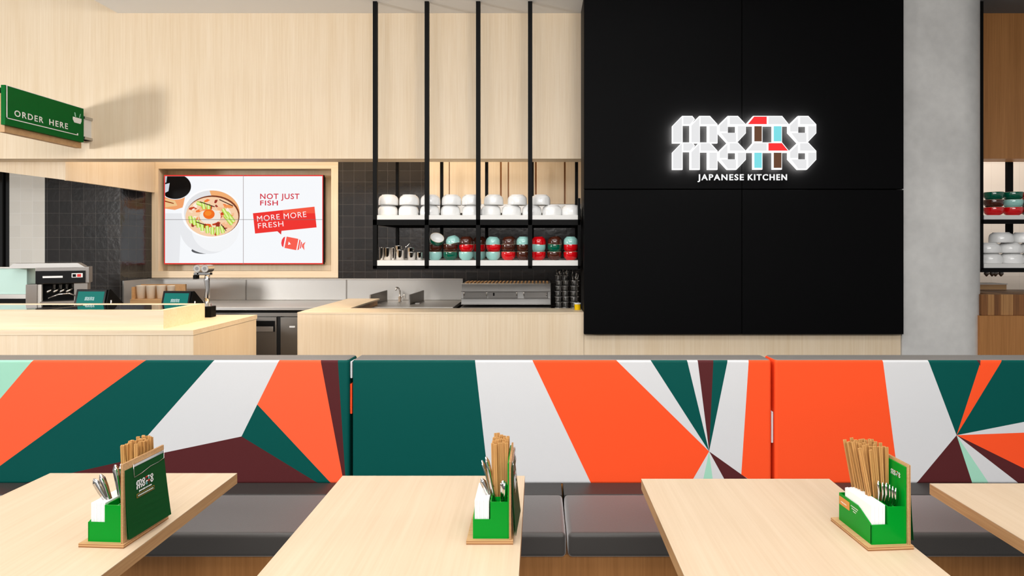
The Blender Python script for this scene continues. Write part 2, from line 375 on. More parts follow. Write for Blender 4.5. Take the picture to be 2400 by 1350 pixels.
draw([(387, 500), (430, 500), (424, 540), (420, 616), (387, 616)], (232, 233, 236))
draw([(387, 462), (434, 460), (429, 486), (410, 492), (387, 489)], (240, 160, 104)); draw([(387, 466), (410, 470), (416, 482), (387, 486)], (238, 196, 140))
draw([(387, 470), (408, 476), (407, 478), (387, 473)], (150, 60, 20))
draw(ell(411, 437, 38.5, 31), (236, 238, 242)); draw(ell(411, 437, 37, 29.5), (6, 6, 8)); draw([(387, 432), (398, 429), (395, 448), (387, 452)], (205, 212, 222)); draw([(387.2, 413.2), (392, 413.2), (390, 428), (387.2, 428)], (190, 196, 206))
draw(ell(476, 587, 27, 8), (84, 86, 90))
draw(ell(489, 536, 67, 59), (232, 233, 236)); draw(ell(505, 534, 56, 56), (243, 244, 246))
draw(ell(496, 500, 70, 58), (252, 252, 253)); draw(ell(497, 500, 65.5, 54), (226, 226, 228))
draw(ell(497, 500, 65, 53.5, 20, -95, 40)+[(510, 500)], (240, 172, 112)); draw(ell(499, 506, 63, 48), (120, 52, 20)); draw(ell(497, 508, 62, 46.5), (246, 206, 168))
rnd = random.Random(3)
pal = [(248, 222, 190), (240, 150, 84), (228, 96, 34), (252, 236, 216), (196, 66, 26), (246, 186, 140), (150, 40, 22), (244, 120, 50)]
for k in range(70):
    t = rnd.random()*6.283; q = math.sqrt(rnd.random())*.88; cx = 497+62*q*math.cos(t); cy = 508+46*q*math.sin(t); s = 3+rnd.random()*6
    a = rnd.random()*3.14
    pts = [(cx+s*(1.4*math.cos(a)*u-math.sin(a)*v*.7), cy+s*(math.sin(a)*1.4*u+math.cos(a)*v*.7)*.75) for u, v in ((-1, -.8), (.2, -1), (1, -.3), (.8, .8), (-.5, 1))]
    if all(((x-497)/61)**2+((y-508)/45.5)**2 < 1 for x, y in pts): draw(pts, rnd.choice(pal))
for (cx, cy, l_, a) in ((470, 478, 9, 20), (478, 482, 9, 80), (490, 487, 9, 85), (448, 515, 9, 80), (456, 519, 9, 80), (465, 525, 9, 80), (475, 533, 9, 85), (487, 538, 9, 85), (499, 541, 9, 88), (511, 541, 10, 88), (522, 538, 9, 75), (536, 515, 15, 52), (541, 509, 15, 52), (530, 500, 13, 58)):
    ca, sa = math.cos(math.radians(a)), math.sin(math.radians(a))
    for wd, c in ((4.4, (150, 196, 40)), (3.2, (206, 232, 110)), (1.0, (236, 246, 180))):
        draw([(cx+l_*u*ca-wd*v*sa, cy+l_*u*sa+wd*v*ca) for u, v in ((-1, -.6), (-.8, -1), (.8, -1), (1, -.5), (1, .5), (.8, 1), (-.8, 1), (-1, .6))], c)
draw(ell(494, 508, 25, 17, 20), (240, 230, 218)); draw(ell(491, 502, 13.5, 11.5, 24), (240, 108, 16)); draw(ell(489, 500, 8, 6, 24), (246, 136, 34))
for a in ((470, 472, 505, 484), (520, 525, 532, 540), (516, 467, 548, 482), (461, 519, 486, 527)):
    draw([(a[0], a[1]), (a[2], a[3]), (a[2]-1, a[3]+2), (a[0]-1, a[1]+2)], (70, 34, 20))
# speech box, fish
draw([(594, 500), (738, 484.5), (743, 533), (599, 547.5)], (238, 46, 40)); draw([(664, 492.5), (738, 484.5), (739.6, 500), (664, 500)], (246, 84, 60))
draw([(650, 541), (661, 540), (660, 550)], (214, 40, 40))
def rot(pts, c, a):
    ca, sa = math.cos(math.radians(a)), math.sin(math.radians(a))
    return [(c[0]+(x-c[0])*ca-(y-c[1])*sa, c[1]+(x-c[0])*sa+(y-c[1])*ca) for x, y in pts]
fc = (687, 571)
for pts, c in (([(670, 557.5), (698, 557.5), (698, 584.5), (670, 584.5)], (248, 92, 76)), ([(667, 558), (667, 584), (663, 581), (660.5, 575), (660.5, 567), (663, 561)], (238, 56, 64)),
               ([(700.5, 558), (704, 560), (704, 582), (700.5, 584)], (248, 92, 76)), ([(705.5, 562), (708, 564), (708, 578), (705.5, 580)], (240, 70, 70)),
               ([(709, 568), (716, 561), (714, 570), (717, 581), (709, 574)], (248, 110, 96)), ([(677, 568), (683, 573), (677, 576)], (252, 252, 252))):
    draw(rot(pts, fc, 11), c)
def sctext(txt, x0, x1, y0, y1, rgb, ang=0, bold=.015):
    lay[0] += 1
    me = text_mesh(txt, 1, bold, 1.12, extrude=.5)
    xs = [q.co.x for q in me.vertices]; ys = [max(0, q.co.y) for q in me.vertices]
    u0, vv0 = SP(x0, y1); u1, v1 = SP(x1, y0); sx = (u1-u0)/(max(xs)-min(xs)); sy = (v1-vv0)/(max(ys)-min(ys))
    L = Matrix.Translation((u0, vv0, .0012+lay[0]*.00008)) @ Matrix.Rotation(math.radians(ang), 4, 'Z') @ Matrix.Diagonal((sx, sy, .0001, 1)) @ Matrix.Translation((-min(xs), -min(ys), 0))
    pic.mesh(me, FS @ L, E(rgb))
sctext('NOT JUST', 611, 703, 454, 466.5, (210, 34, 56)); sctext('FISH', 611, 652.5, 470, 481.5, (210, 34, 56))
sctext('MORE MORE', 604.5, 720, 506.5, 519.5, (252, 240, 240), 5.5, .0); sctext('FRESH', 606.5, 666, 523.5, 535.5, (252, 240, 240), 5, .0)
draw([(XL, YM-.45), (XR, YM-.45), (XR, YM+.45), (XL, YM+.45)], (110, 104, 104)); draw([(XM-.5, YT), (XM+.5, YT), (XM+.5, YB), (XM-.5, YB)], (140, 120, 120))
pic.obj('screen_image', root, fixn=False)
mb = MB('black'); c = SP(XR, YB); c2 = SP(XR, YT); mb.box(c[0]-.01, c[0]+.004, .003, .055, c[1]+.02, c2[1]-.02).obj('side_casing', root)
# ------------------------------------------------------------------ counters
ZC = 1.02
def local(T, x, y, z): return (x-T.x, y-T.y, z-T.z)
def tbox(mb, L, x0, x1, y0, y1, z0, z1, m=None, bev=0): return mb.box(x0-L[0], x1-L[0], y0-L[1], y1-L[1], z0-L[2], z1-L[2], m, None, bev)
xr = PX(453, 3.70)
L = ((-6+xr)/2, 4.1, 0)
root = thing('order_counter', L, 'pale timber front counter at the far left with a raised menu tray', 'counter')
tbox(MB('oakz'), L, -5.8, xr-.002, 3.705, 4.53, 0, ZC-.03).obj('front_panel', root)
tbox(MB('oakx'), L, -5.8, xr, 3.70, 4.54, ZC-.03, ZC).obj('countertop', root)
# raised tray
zt = 1.133; xt = -2.276
L = ((xt-5.6)/2, 4.0, ZC)
root = thing('menu_tray', L, 'raised pale timber tray with dark glass menus on the order counter', 'display tray')
mb = MB('oakx'); tbox(mb, L, -5.6, xt, 3.755, 3.80, ZC, zt); tbox(mb, L, -5.6, xt, 4.19, 4.22, ZC, zt)
tbox(mb, L, xt-.045, xt, 3.80, 4.19, ZC, zt); tbox(mb, L, -5.6, xt-.045, 3.80, 4.19, ZC, zt-.012)
mb.obj('tray_frame', root)
for (x0, x1) in ((-3.02, xt-.055), (-3.83, -3.07), (-4.64, -3.88)):
    tbox(MB('menuglass'), L, x0, x1, 3.815, 4.17, zt-.012, zt-.004).obj('glass_panel', root)
# kitchen counter
X0, X1c, X2c = PX(697, D_CTR), PX(1368, D_CTR), 2.758
L = ((X0+X1c)/2, 4.87, 0)
root = thing('kitchen_counter', L, 'long pale timber counter below the hanging bowl rack', 'counter')
mb = MB('oakz'); tbox(mb, L, X0, X1c, D_CTR, 4.74, 0, ZC-.012); tbox(mb, L, X0, X0+.03, 4.74, 5.74, 0, ZC-.012); mb.obj('front_panel', root)
mb = MB('oakx'); tbox(mb, L, X0, X1c, D_CTR-.002, 5.03, ZC-.012, ZC); mb.obj('countertop', root)
mb = MB('oakz'); tbox(mb, L, X0, -1.53, 5.03, 5.96, ZC-.012, ZC); mb.obj('return_top', root)
mb = MB('walnut2'); tbox(mb, L, -1.56, -1.545, 5.03, 5.74, .6, ZC-.012); tbox(mb, L, -1.56, -1.545, 5.74, 5.94, .96, ZC-.012); mb.obj('return_side', root)  # shade of the inner side put into a darker wood colour
struct('trim_2', MB('oakz').box(X1c+.002, X2c, D_CTR, 4.74, 0, ZC))
# ------------------------------------------------------------------ black panels and lit sign
DP = 4.65
for k, (x0, x1, y0, y1) in enumerate(((1369, 1738.3, -60, 442.5), (1739.8, 2118, -60, 442.5), (1369, 1738.3, 445, 783.5), (1739.8, 2118, 445, 783.5))):
    x0_, x1_, z1_, z0_ = PX(x0, DP), PX(x1, DP), min(PZ(y0, DP), 3.44), PZ(y1, DP)
    mb = MB('blackpanel'); mb.box(-(x1_-x0_)/2, (x1_-x0_)/2, 0, .055, 0, z1_-z0_, bev=.002)
    tag(mb.obj('cladding_panel', loc=((x0_+x1_)/2, DP, z0_)),
        ['large matt black wall panel, upper left one, behind the start of the lit sign', 'large matt black wall panel, upper right one, next to the concrete column',
         'large matt black wall panel, lower left one, beside the bowl rack', 'large matt black wall panel, lower right one, next to the concrete column'][k], 'wall panel', 'black wall panels')
WL = PX(1540+2240/6, 4.60)-PX(1540+213/6, 4.60)
xo, zo = PX(1540+213/6, 4.60), PZ(240+944/6, 4.60)
root = thing('illuminated_sign', (xo, 4.60, zo), 'white halo-lit two-line restaurant logo on the black wall', 'sign')
mb = MB(); mb2 = MB()
WH, FG, BK = E((255, 255, 255), 1.15), E((232, 232, 233)), E((255, 252, 246), 38.0)
for k, p in LOGO_O: mb.prism([(u*WL, v*WL) for u, v in p], FS, -.018, .004, WH, WH, BK)
mb.obj('letter_body', root, fixn=False)
for k, p in LOGO_F:
    m = dict(f=FG, r=E((255, 52, 54)), b=E((128, 224, 232)), n=E((104, 70, 50)))[k]
    mb2.prism([(u*WL, v*WL) for u, v in p], FS, .004, .008, m)
mb2.obj('letter_face', root, fixn=False)
for wd_, a_, b_ in (('JAPANESE', 1634.5, 1742.5), ('KITCHEN', 1752, 1843.5)):
    mb = MB(); text_fit(mb, wd_, FS, PX(a_, DP)-xo, PX(b_, DP)-xo, PZ(422.3, DP)-zo, PZ(408.5, DP)-zo, E((250, 250, 250)), .02, 1.22, .003)
    mb.obj('tagline_lettering', root, loc=(0, DP-4.60-.004, 0), fixn=False)
# ------------------------------------------------------------------ column
cpts = [(2.763, 4.70), (2.763, 5.24)]+[(3.216+.27*math.sin(math.radians(a)), 4.97+.27*math.cos(math.radians(a))) for a in range(0, 181, 3)]
mb = MB('concrete').prism(cpts, Matrix.Identity(4), 0, 3.448)
struct('wall_column', mb)
# ------------------------------------------------------------------ flag sign ORDER HERE
xw = PX(217, D_BULK); y0s, y1s = 4.264, 5.0
zS0, zS1 = H+(578-334)/F*5.0, H+(578-255)/F*5.0
root = thing('order_here_sign', (xw, D_BULK, zS0), 'green projecting sign reading order here on the timber bulkhead', 'sign')
ln = D_BULK-y0s; hh = H+(578-198)/F*y0s-zS0
hh = (zS1-zS0+hh)/2
mb = MB('signgreen').box(-.03, 0, -ln, -.1, 0, hh, bev=.001); mb.obj('green_panel', root)
MB('ply').box(-.075, -.03, -ln+.03, -.085, -.045, hh-.05).obj('timber_backing', root)
MB('signgreen').box(-.13, -.095, -ln-.005, -.1, 0, hh, bev=.001).obj('rear_green_panel', root)
MB('signedge').box(-.095, -.075, -ln+.03, -.1, .02, hh-.02).obj('sign_core', root)
mb = MB('white').box(-.09, -.01, -.085, 0, .03, hh-.055); mb.obj('bracket', root)
for zz in (.03, hh-.08): MB('steel').box(-.085, .002, -.088, 0, zz, zz+.02).obj('bracket_clamp', root)
FX = frame((0.001, -ln, 0), (0, 1, 0), (0, 0, 1))
W_ = ln-.1
for wd_, a_, b_ in (('ORDER', .10, .445), ('HERE', .52, .77)):
    mb = MB(); text_fit(mb, wd_, FX, a_*W_, b_*W_, .075, .118, 'print', .015, 1.25); mb.obj('lettering', root, fixn=False)
mb = MB(); q = lambda u0, u1, v0, v1: mb.prism([(u0, v0), (u1, v0), (u1, v1), (u0, v1)], FX, 0, .001, 'print')
q(.008, .016, .045, hh-.003); q(.008, W_*.90, .045, .051); q(W_*.90, W_*.915, .045, .062); q(.004, W_, hh-.003, hh)
mb.prism([(W_*.84, .185), (W_*.965, .185), (W_*.965, .165), (W_*.95, .142), (W_*.86, .142), (W_*.84, .165)], FX, 0, .001, 'print')
mb.prism([(W_*.87, .19), (W_*.885, .19), (W_*.875, .222), (W_*.86, .222)], FX, 0, .001, 'mint'); mb.prism([(W_*.93, .19), (W_*.94, .19), (W_*.955, .222), (W_*.945, .222)], FX, 0, .001, 'mint')
mb.obj('bowl_icon', root, fixn=False)
# ------------------------------------------------------------------ kitchen bench, splashback, fridge
ZB = .957
L = (-1.6, 6.2, 0)
root = thing('steel_bench', L, 'long stainless bench with tall splashback along the back wall', 'bench')
xb1 = PX(1085, 6.5)
mb = MB('steel'); tbox(mb, L, XS+.01, xb1, 5.75, 6.5, ZB-.03, ZB, bev=.003); mb.obj('bench_top', root)
mb = MB('steel'); zsp = PZ(653, 6.5)
tbox(mb, L, XS+.01, xb1, 6.5, 6.545, ZB, zsp, bev=.004); tbox(mb, L, XS+.01, xb1, 6.49, 6.55, zsp-.012, zsp, bev=.004)
for xx in (577, 812): tbox(mb, L, PX(xx-1.2, 6.5), PX(xx+1.2, 6.5), 6.494, 6.5, ZB, zsp-.012, 'steelx')
mb.obj('splashback', root)
mb = MB('steel'); tbox(mb, L, XS+.003, XS+.02, D_SIDE+.02, 6.5, ZB, zsp); mb.obj('side_splashback', root)
mb = MB('steelx'); tbox(mb, L, XS+.1, xb1-.1, 5.83, 5.86, .902, ZB-.03, 'dark'); mb.obj('gap_shade_strip', root)  # black strip in place of the shade between bench and fridge
L = (PX(650, 5.8), 5.9, 0)
root = thing('undercounter_fridge', L, 'stainless two-door fridge under the bench seen through the counter gap', 'fridge')
xs = PX(654, 5.8)
mb = MB('fridge'); tbox(mb, L, xs-.7, xs+.75, 5.82, 6.4, .05, .895); tbox(mb, L, xs-.7, xs+.75, 5.79, 5.84, PZ(741, 5.8), .90); mb.obj('cabinet', root)
mb = MB('fridge'); tbox(mb, L, xs-.68, xs-.018, 5.785, 5.82, .12, PZ(743, 5.8), bev=.004); d1 = mb.obj('door', root)
mb = MB('black'); tbox(mb, L, PX(600, 5.78), PX(643.5, 5.78), 5.778, 5.79, PZ(777.5, 5.78), PZ(752, 5.78)); tbox(mb, L, PX(600, 5.77), PX(640, 5.77), 5.772, 5.785, PZ(777, 5.78), PZ(765, 5.78), 'steel', ); mb.obj('handle', d1)
mb = MB('fridge'); tbox(mb, L, xs+.018, xs+.72, 5.785, 5.82, .12, PZ(743, 5.8), bev=.004); d2 = mb.obj('door', root)
mb = MB('paper'); tbox(mb, L, PX(678, 5.78), PX(691, 5.78), 5.782, 5.787, PZ(768, 5.78), PZ(764, 5.78)); tag(mb.obj('sticker', d2), 'small white sticker')
# dark strip painted for the shade in the gap between fridge doors
MB('dark').box(xs-.02-L[0], xs+.02-L[0], 5.80-L[1], 5.83-L[1], .05, .89).obj('door_gap_shade', root)
# sink dividers and tap
for (xa, xb, ya, lab) in ((866, 905, 683, 'grey steel divider plate left of the small bench tap'), (958, 991, 683, 'grey steel divider plate right of the small bench tap')):
    dA, dB = 5.99, 6.34
    root = thing('divider_plate', (PX(xb, dB), 6.165, ZB), lab, 'divider plate', 'bench divider plates')
    mb = MB('steelx'); xx = 0
    T = frame((0, 0, 0), (0, 1, 0), (0, 0, 1))
    wv = PX(xa, dA)-PX(xb, dB)
    vs = []
    for (x, y, z) in ((wv, -.175, 0), (0, .175, 0), (0, .175, PZ(680, dB)-ZB), (wv, -.175, PZ(691, dA)-ZB)):
        vs.append((Vector((x, y, z))))
    f0 = [mb.bm.verts.new(p) for p in vs]; f1 = [mb.bm.verts.new(p+Vector((.012, 0, 0))) for p in vs]
    mb.bm.faces.new(f0[::-1]); mb.bm.faces.new(f1)
    for k in range(4): mb.bm.faces.new((f0[k], f0[(k+1) % 4], f1[(k+1) % 4], f1[k]))
    mb.obj('plate', root)
    MB('steelx').box(-.01+wv*.2, .02, -.1, .15, 0, .012).obj('foot_flange', root)
root = thing('bench_tap', (PX(937, 6.35), 6.35, ZB), 'small chrome tap on the steel bench between two divider plates', 'tap')
MB('chrome').cyl(.018, 0, .05).obj('tap_body', root)
MB('chrome').tube([(0, 0, .05), (0, 0, .11), (-.01, -.02, .14), (-.02, -.06, .145), (-.022, -.08, .12)], .009).obj('spout', root)
MB('chrome').tube([(.015, 0, .04), (.05, -.01, .07), (.055, -.01, .03)], .007).obj('lever', root)
# cooking unit
L = (PX(1187, 5.95), 6.1, 0)
root = thing('cooking_unit', L, 'low stainless cooking unit with panelled splash, right of the bench', 'cooker')
a, b = PX(1081, 5.95), PX(1291, 5.95); d = 5.95
mb = MB('steel'); tbox(mb, L, a, b, d, 6.5, PZ(713, d), PZ(665, d), bev=.003); tbox(mb, L, a, b, 5.80, 6.5, 0, PZ(714, d)-.02, 'steelx'); mb.obj('body', root)
mb = MB('steelx')
for i, (p0, p1) in enumerate(((1086, 1142), (1144, 1213), (1228, 1284))):
    tbox(MB('steelx'), L, PX(p0, d), PX(p1, d), d-.012, d, PZ(698.5, d), PZ(684, d), bev=.003).obj('access_panel', root)
for yy in (683, 700, 713.5): tbox(mb, L, a, b, d-.016, d, PZ(yy, d)-.002, PZ(yy, d)+.004)
mb.obj('trim_rail', root)
for p in (1088, 1141, 1157.5, 1211, 1228, 1281): tbox(MB('chrome' if p != 1157.5 else 'black'), L, PX(p-1.6, d), PX(p+1.6, d), d-.022, d-.01, PZ(693, d), PZ(686, d), bev=.002).obj('latch', root)
tbox(MB('steel'), L, PX(1218, d), PX(1222, d), d-.005, d+.02, PZ(683, d), PZ(666, d)).obj('joint_strip', root)
mb = MB('black')
for k in range(46): 
    if k % 2 == 0: tbox(mb, L, a+.03+k*.018, a+.045+k*.018, 6.0, 6.3, PZ(665, d), PZ(662.5, d), 'cardboard')
mb.obj('vent_grille', root)
# range hood: timber clad front with steel canopy
L = (PX(1190, 6.1), 6.3, PZ(484, 6.1))
root = thing('range_hood', L, 'timber clad extraction hood behind the hanging rack', 'hood')
a = PX(1003, 6.1)
z0 = PZ(478, 6.1)
for i, (p0, p1) in enumerate(((1003, 1052), (1054, 1172), (1176, 1190), (1193, 1254), (1258, 1322), (1326, 1420))):
    tbox(MB('oakz'), L, PX(p0, 6.1), PX(p1, 6.1), 6.1, 6.13, z0, 3.04, bev=.002).obj('cladding_board', root)
tbox(MB('oakdark'), L, a, PX(1420, 6.1), 6.13, 6.5, z0, 3.04).obj('hood_box', root)
tbox(MB('steel'), L, a-.0, PX(1420, 6.1), 6.08, 6.55, PZ(500, 6.1), z0-.002, bev=.003).obj('canopy_rim', root)
# ------------------------------------------------------------------ bowls
BH = .083
def white_bowl_proto():
    ro = [(.0775, 0), (.0785, .012), (.0785, .036), (.0762, .054), (.070, .067), (.060, .0755), (.054, .078), (.053, BH), (.049, BH), (.048, .0785), (0, .0785)]
    ri = [(0, .074), (.055, .071), (.068, .06), (.0745, .045), (.0745, .004), (.0775, 0)]
    return MB('ceramic').lathe([ro[-1]]+ro[-2::-1]+[(.076, -.0008)]+ri[::-1], 36)
wb = white_bowl_proto().obj('noodle_bowl')
used = [False]
def put(proto, key, loc, label, cat, group, rot=(0, 0, 0), sc=1.0):
    if key not in PUT: PUT.add(key); o = proto
    else: o = proto.copy(); COL.objects.link(o)
    o.location = loc; o.rotation_euler = rot; o.scale = (sc, sc, sc) if not isinstance(sc, tuple) else sc
    return tag(o, label, cat, group)
PUT = set()
DF = 4.85; DBW = 4.972
zsu, zsl = PZ(504, DF), PZ(610, DF)
low = [909, 957.5, 1007.5, 1056, 1106, 1151, 1199, 1246.5, 1293.5, 1339]
ordn = ['first', 'second', 'third', 'fourth', 'fifth', 'sixth', 'seventh', 'eighth', 'ninth', 'last']
for i, x in enumerate(low):
    put(wb, 'wb', (PX(x, DBW), DBW, zsu+.0008), 'white bowl on the upper rack shelf, bottom row, %s from left' % ordn[i], 'bowl', 'white bowls on the upper rack shelf')
up = [910.5, 959, 1009, 1058.5, 1105, 1157, 1212.5, 1267]
for i, x in enumerate(up):
    l_ = 'white bowl on the upper rack shelf, top row, %s from left' % (ordn[i] if i < 7 else 'last')
    put(wb, 'wb', (PX(x, DBW), DBW, zsu+.0016+BH), l_, 'bowl', 'white bowls on the upper rack shelf')
# glazed rice bowls (upright, barrel sided)
RB = .066
def rice(name, m):
    p = [(0, .004), (.030, .004), (.031, 0), (.036, 0), (.037, .005), (.048, .012), (.0555, .026), (.0578, .042), (.0575, .058), (.0565, .0645), (.0562, RB), (.0535, RB), (.0535, .063), (.0548, .045), (.050, .025), (.036, .013), (0, .011)]
    ms = [m]*8+['brim']*0+[m, 'brim', 'brim', 'brim']+['ceramic']*4
    return MB(m).lathe(p, 32, mats=ms[:16]).obj(name)
RP = {k: rice('rice_bowl', k) for k in ('bmint', 'bred', 'bbrown', 'bgreen')}
CN = dict(bmint='mint', bred='red', bbrown='brown', bgreen='green')
DR = 4.952
zl = zsl+.0005
cols = [(1019.5, ('bmint', 'bbrown', 'bgreen'), 'leftmost stack'), (1055.5, ('bgreen', 'bbrown', 'bmint'), 'second stack from the left'), (1092, ('bmint', 'bred', 'bbrown'), 'third stack from the left'),
        (1123, ('bmint', 'bred', 'bbrown'), 'half-hidden fourth stack behind a post'), (1156, ('bmint', 'bred', 'bmint'), 'fifth stack from the left'), (1191.5, ('bred', 'bbrown', 'bbrown'), 'sixth stack from the left'),
        (1227, ('bbrown', 'bbrown', 'bmint'), 'seventh stack from the left'), (1262, ('bred', 'bmint', 'bred'), 'third stack from the right'), (1299, ('bbrown', 'bgreen', 'bbrown'), 'second stack from the right'), (1337.5, ('bred', 'bred', 'bmint'), 'rightmost stack')]
PITCH = .0605
lev = ['bottom', 'middle', 'top']
for ci, (x, cs, where) in enumerate(cols):
    dd = DR + (.14 if ci == 3 else 0); s = 1.0
    for k, c in enumerate(cs):
        lab = '%s rice bowl, %s of the %s, lower rack shelf' % (CN[c], lev[k], where)
        px, z = PX(x, dd), zl+PITCH*k; r = (0, 0, 0)
        if k == 2:
            if ci == 0: r = (math.radians(12), math.radians(28), 0); z += .012; px += .004; 
            elif ci == 1: r = (math.radians(180-6), math.radians(-16), 0); z += .066; px += .01
            else: r = (math.pi, math.radians(random.uniform(-8, 8)), 0); z += RB-.001 if ci not in (4, 7) else RB-.002
            if ci == 0: r = (math.radians(40), math.radians(24), 0)
        elif k == 1 and ci in (2, 4, 8): r = (0, math.radians(4), 0)
        put(RP[c], c, (px, dd, z), lab, 'bowl', 'coloured rice bowls on the lower rack shelf', r)
# steel cups on lower left
def cup(name, r, h, m='steel'): return MB(m).lathe([(0, .002), (r*.92, 0), (r*.95, .002), (r, h), (r*1.04, h+.002), (r*.97, h+.002), (r*.92, .006), (0, .005)], 28).obj(name)
cdat = [(894, .015, .098, 'tall narrow steel cylinder, leftmost on the lower rack shelf', 0), (908, .034, .096, 'steel cup next to the tall narrow cylinder on the lower rack shelf', .01),
        (921.5, .014, .096, 'slim steel cylinder between two steel cups on the lower rack shelf', 0), (938, .035, .078, 'steel cup under a smaller cup in the middle of the first shelf bay', .0),
        (965, .035, .06, 'low steel cup holding a shorter cup, left of the first rack post', .0), (983.5, .024, .06, 'short steel cup beside the second rack post', .0)]
for k, (x, r, h, lab, dy) in enumerate(cdat):
    c = cup('steel_cup', r, h, 'chrome'); c.location = (PX(x, 4.92), 4.92+dy, zl); tag(c, lab, 'cup')
c = cup('steel_cup', .03, .055, 'chrome'); c.location = (PX(935, 4.92), 4.92, zl+.0805-.024); tag(c, 'small steel cup nested in the middle cup of the first shelf bay', 'cup')
c = cup('steel_cup', .028, .055, 'chrome'); c.location = (PX(963, 4.92), 4.92, zl+.062-.02); tag(c, 'shorter steel cup standing in the low cup near the second post', 'cup')
mb = MB('chrome').tube([(PX(946, 4.92), 4.92, PZ(590, 4.92)), (PX(951, 4.92), 4.92, PZ(579, 4.92)), (PX(961, 4.92), 4.92, PZ(569, 4.92))], .005, 8)
tag(mb.obj('spoon'), 'thin steel spoon handle leaning out of the cups on the lower rack shelf', 'spoon')
# ------------------------------------------------------------------ hanging rack
L = (PX(1120, DF), 5.25, zsl)
root = thing('hanging_rack', L, 'black steel ceiling-hung rack with two white shelves over the kitchen counter', 'rack')
DRR = 5.64; pw = .017
for x in (878.5, 1000, 1120.5, 1242.5):
    tbox(MB('black'), L, PX(x, DF)-pw, PX(x, DF)+pw, DF, DF+.034, PZ(630, DF), 3.445, bev=.002).obj('front_post', root)
xa, xz = PX(874, DF), PX(1360.5, DF)
for x in (932.5, 1036, 1141, 1247.5, 1351):
    tbox(MB('black'), L, PX(x, DRR)-.014, PX(x, DRR)+.014, DRR-.03, DRR, PZ(630, DF), 3.05, bev=.002).obj('rear_post', root)
tbox(MB('black'), L, xz-.02, xz, DF, DF+.034, PZ(630, DF), 1.9).obj('front_post', root)
for (zt_, nm) in ((zsu, 'upper'), (zsl, 'lower')):
    edge = .035 if nm == 'upper' else .042
    tbox(MB('white'), L, xa+.03, xz-.001, DF+.004, DRR-.032, zt_-edge, zt_-.0005).obj('shelf_board', root)
    zf = zt_-edge-.001; ze = zf-(.042 if nm == 'upper' else .03)
    mb = MB('black'); tbox(mb, L, xa, xz, DF, DF+.03, ze, zf); tbox(mb, L, xa, xz, DRR-.03, DRR, ze, zf)
    tbox(mb, L, xa, xa+.03, DF+.03, DRR-.03, ze, zf+.03); tbox(mb, L, xz-.03, xz, DF+.03, DRR-.03, ze, zf)
    tbox(mb, L, xa+.03, xz-.03, DF+.03, DRR-.03, zf-.004, zf)
    mb.obj('shelf_frame', root)
# ------------------------------------------------------------------ stacks of steel pots and yellow tub by the black wall
def pot_stack(x, d, z, n, name, lab, w=.055):
    root = thing(name, (PX(x, d), d, z), lab, 'utensil stack')
    for k in range(n):
        MB('tin').lathe([(0, 0), (w*.8, 0), (w*.86, .036), (w*1.08, .038), (w*1.08, .043), (w*.8, .043), (w*.75, .004), (0, .004)], 28).obj('tin', root, loc=(random.uniform(-.004, .004), 0, k*.046))
    for k in range(5):
        a = k*1.3; MB('chrome').tube([(w*.5*math.cos(a), w*.5*math.sin(a), n*.046-.03), (w*.8*math.cos(a), w*.8*math.sin(a), n*.046+.05+.03*(k % 3))], .004, 6).obj('handle', root)
d = 5.3; pot_stack(1309.5, d, ZB, 7, 'tin_stack', 'tall stack of steel tins at the right end, next to the dark gap', .028)
pot_stack(1325, d+.02, ZB, 7, 'tin_stack', 'tall stack of steel tins, second from the dark gap', .028)
pot_stack(1347, d+.02, ZB, 6, 'tin_stack', 'stack of steel tins behind the yellow tub', .036)
root = thing('side_shelf', (.1, 5.3, ZB-.04), 'steel side shelf carrying the tin stacks behind the counter', 'shelf'); MB('steel').box(-.1, .5, -.26, .3, 0, .0395).obj('shelf_top', root)
for xx in (-.08, .47): MB('steelx').box(xx, xx+.03, -.02, .02, -(ZB-.04), 0).obj('leg', root)
root = thing('yellow_tub', (PX(1353.5, 4.9), 4.9, ZC), 'small yellow tub with white lid beside the black wall', 'tub')
MB('yellow').cyl(.024, 0, .045).obj('tub', root); MB('white').cyl(.026, .045, .055).obj('lid', root)
# ------------------------------------------------------------------ coffee machine + glass case on left bench
zlb = .93
root = thing('left_bench', (-4.6, 5.1, 0), 'steel bench behind the order counter under the coffee machine', 'bench')
MB('steel').box(-1.3, .85, -.3, .6, zlb-.04, zlb).obj('bench_top', root); MB('steelx').box(-1.25, .8, -.25, .55, 0, zlb-.04).obj('cabinet', root)
dm = 4.95
def m2(x): return PX(x, dm)
L = (m2(140), dm, zlb)
root = thing('coffee_machine', L, 'stainless coffee machine with black front panel and chrome taps', 'coffee machine', rot=math.radians(29)); root.scale = (.81, 1, 1)
mb = MB('steelx'); tbox(mb, L, m2(83), m2(209), dm+.02, 5.15, PZ(665, dm), PZ(626, dm), bev=.004); tbox(mb, L, m2(172), m2(204), dm+.03, 5.15, zlb, PZ(665, dm)); tbox(mb, L, m2(75), m2(200), dm+.12, 5.15, zlb, PZ(665, dm), 'black'); mb.obj('body', root)
tbox(MB('blackgloss'), L, m2(84.5), m2(200), dm, dm+.02, PZ(664, dm), PZ(634.5, dm), bev=.003).obj('front_panel', root)
tbox(MB('print'), L, m2(101), m2(147), dm-.003, dm, PZ(651, dm), PZ(646.5, dm)).obj('name_strip', root)
mb = MB('tag'); tbox(mb, L, m2(168), m2(194), dm-.003, dm, PZ(651, dm), PZ(641, dm), 'print'); tbox(mb, L, m2(181), m2(190), dm-.005, dm-.003, PZ(649.5, dm), PZ(643, dm), 'printred'); tbox(mb, L, m2(170), m2(178), dm-.005, dm-.003, PZ(649.5, dm), PZ(643, dm), 'black'); mb.obj('badge', root)
mb = MB('steel'); T = frame((-L[0], 5.15-L[1], -L[2]), (1, 0, 0), (0, 0, 1))
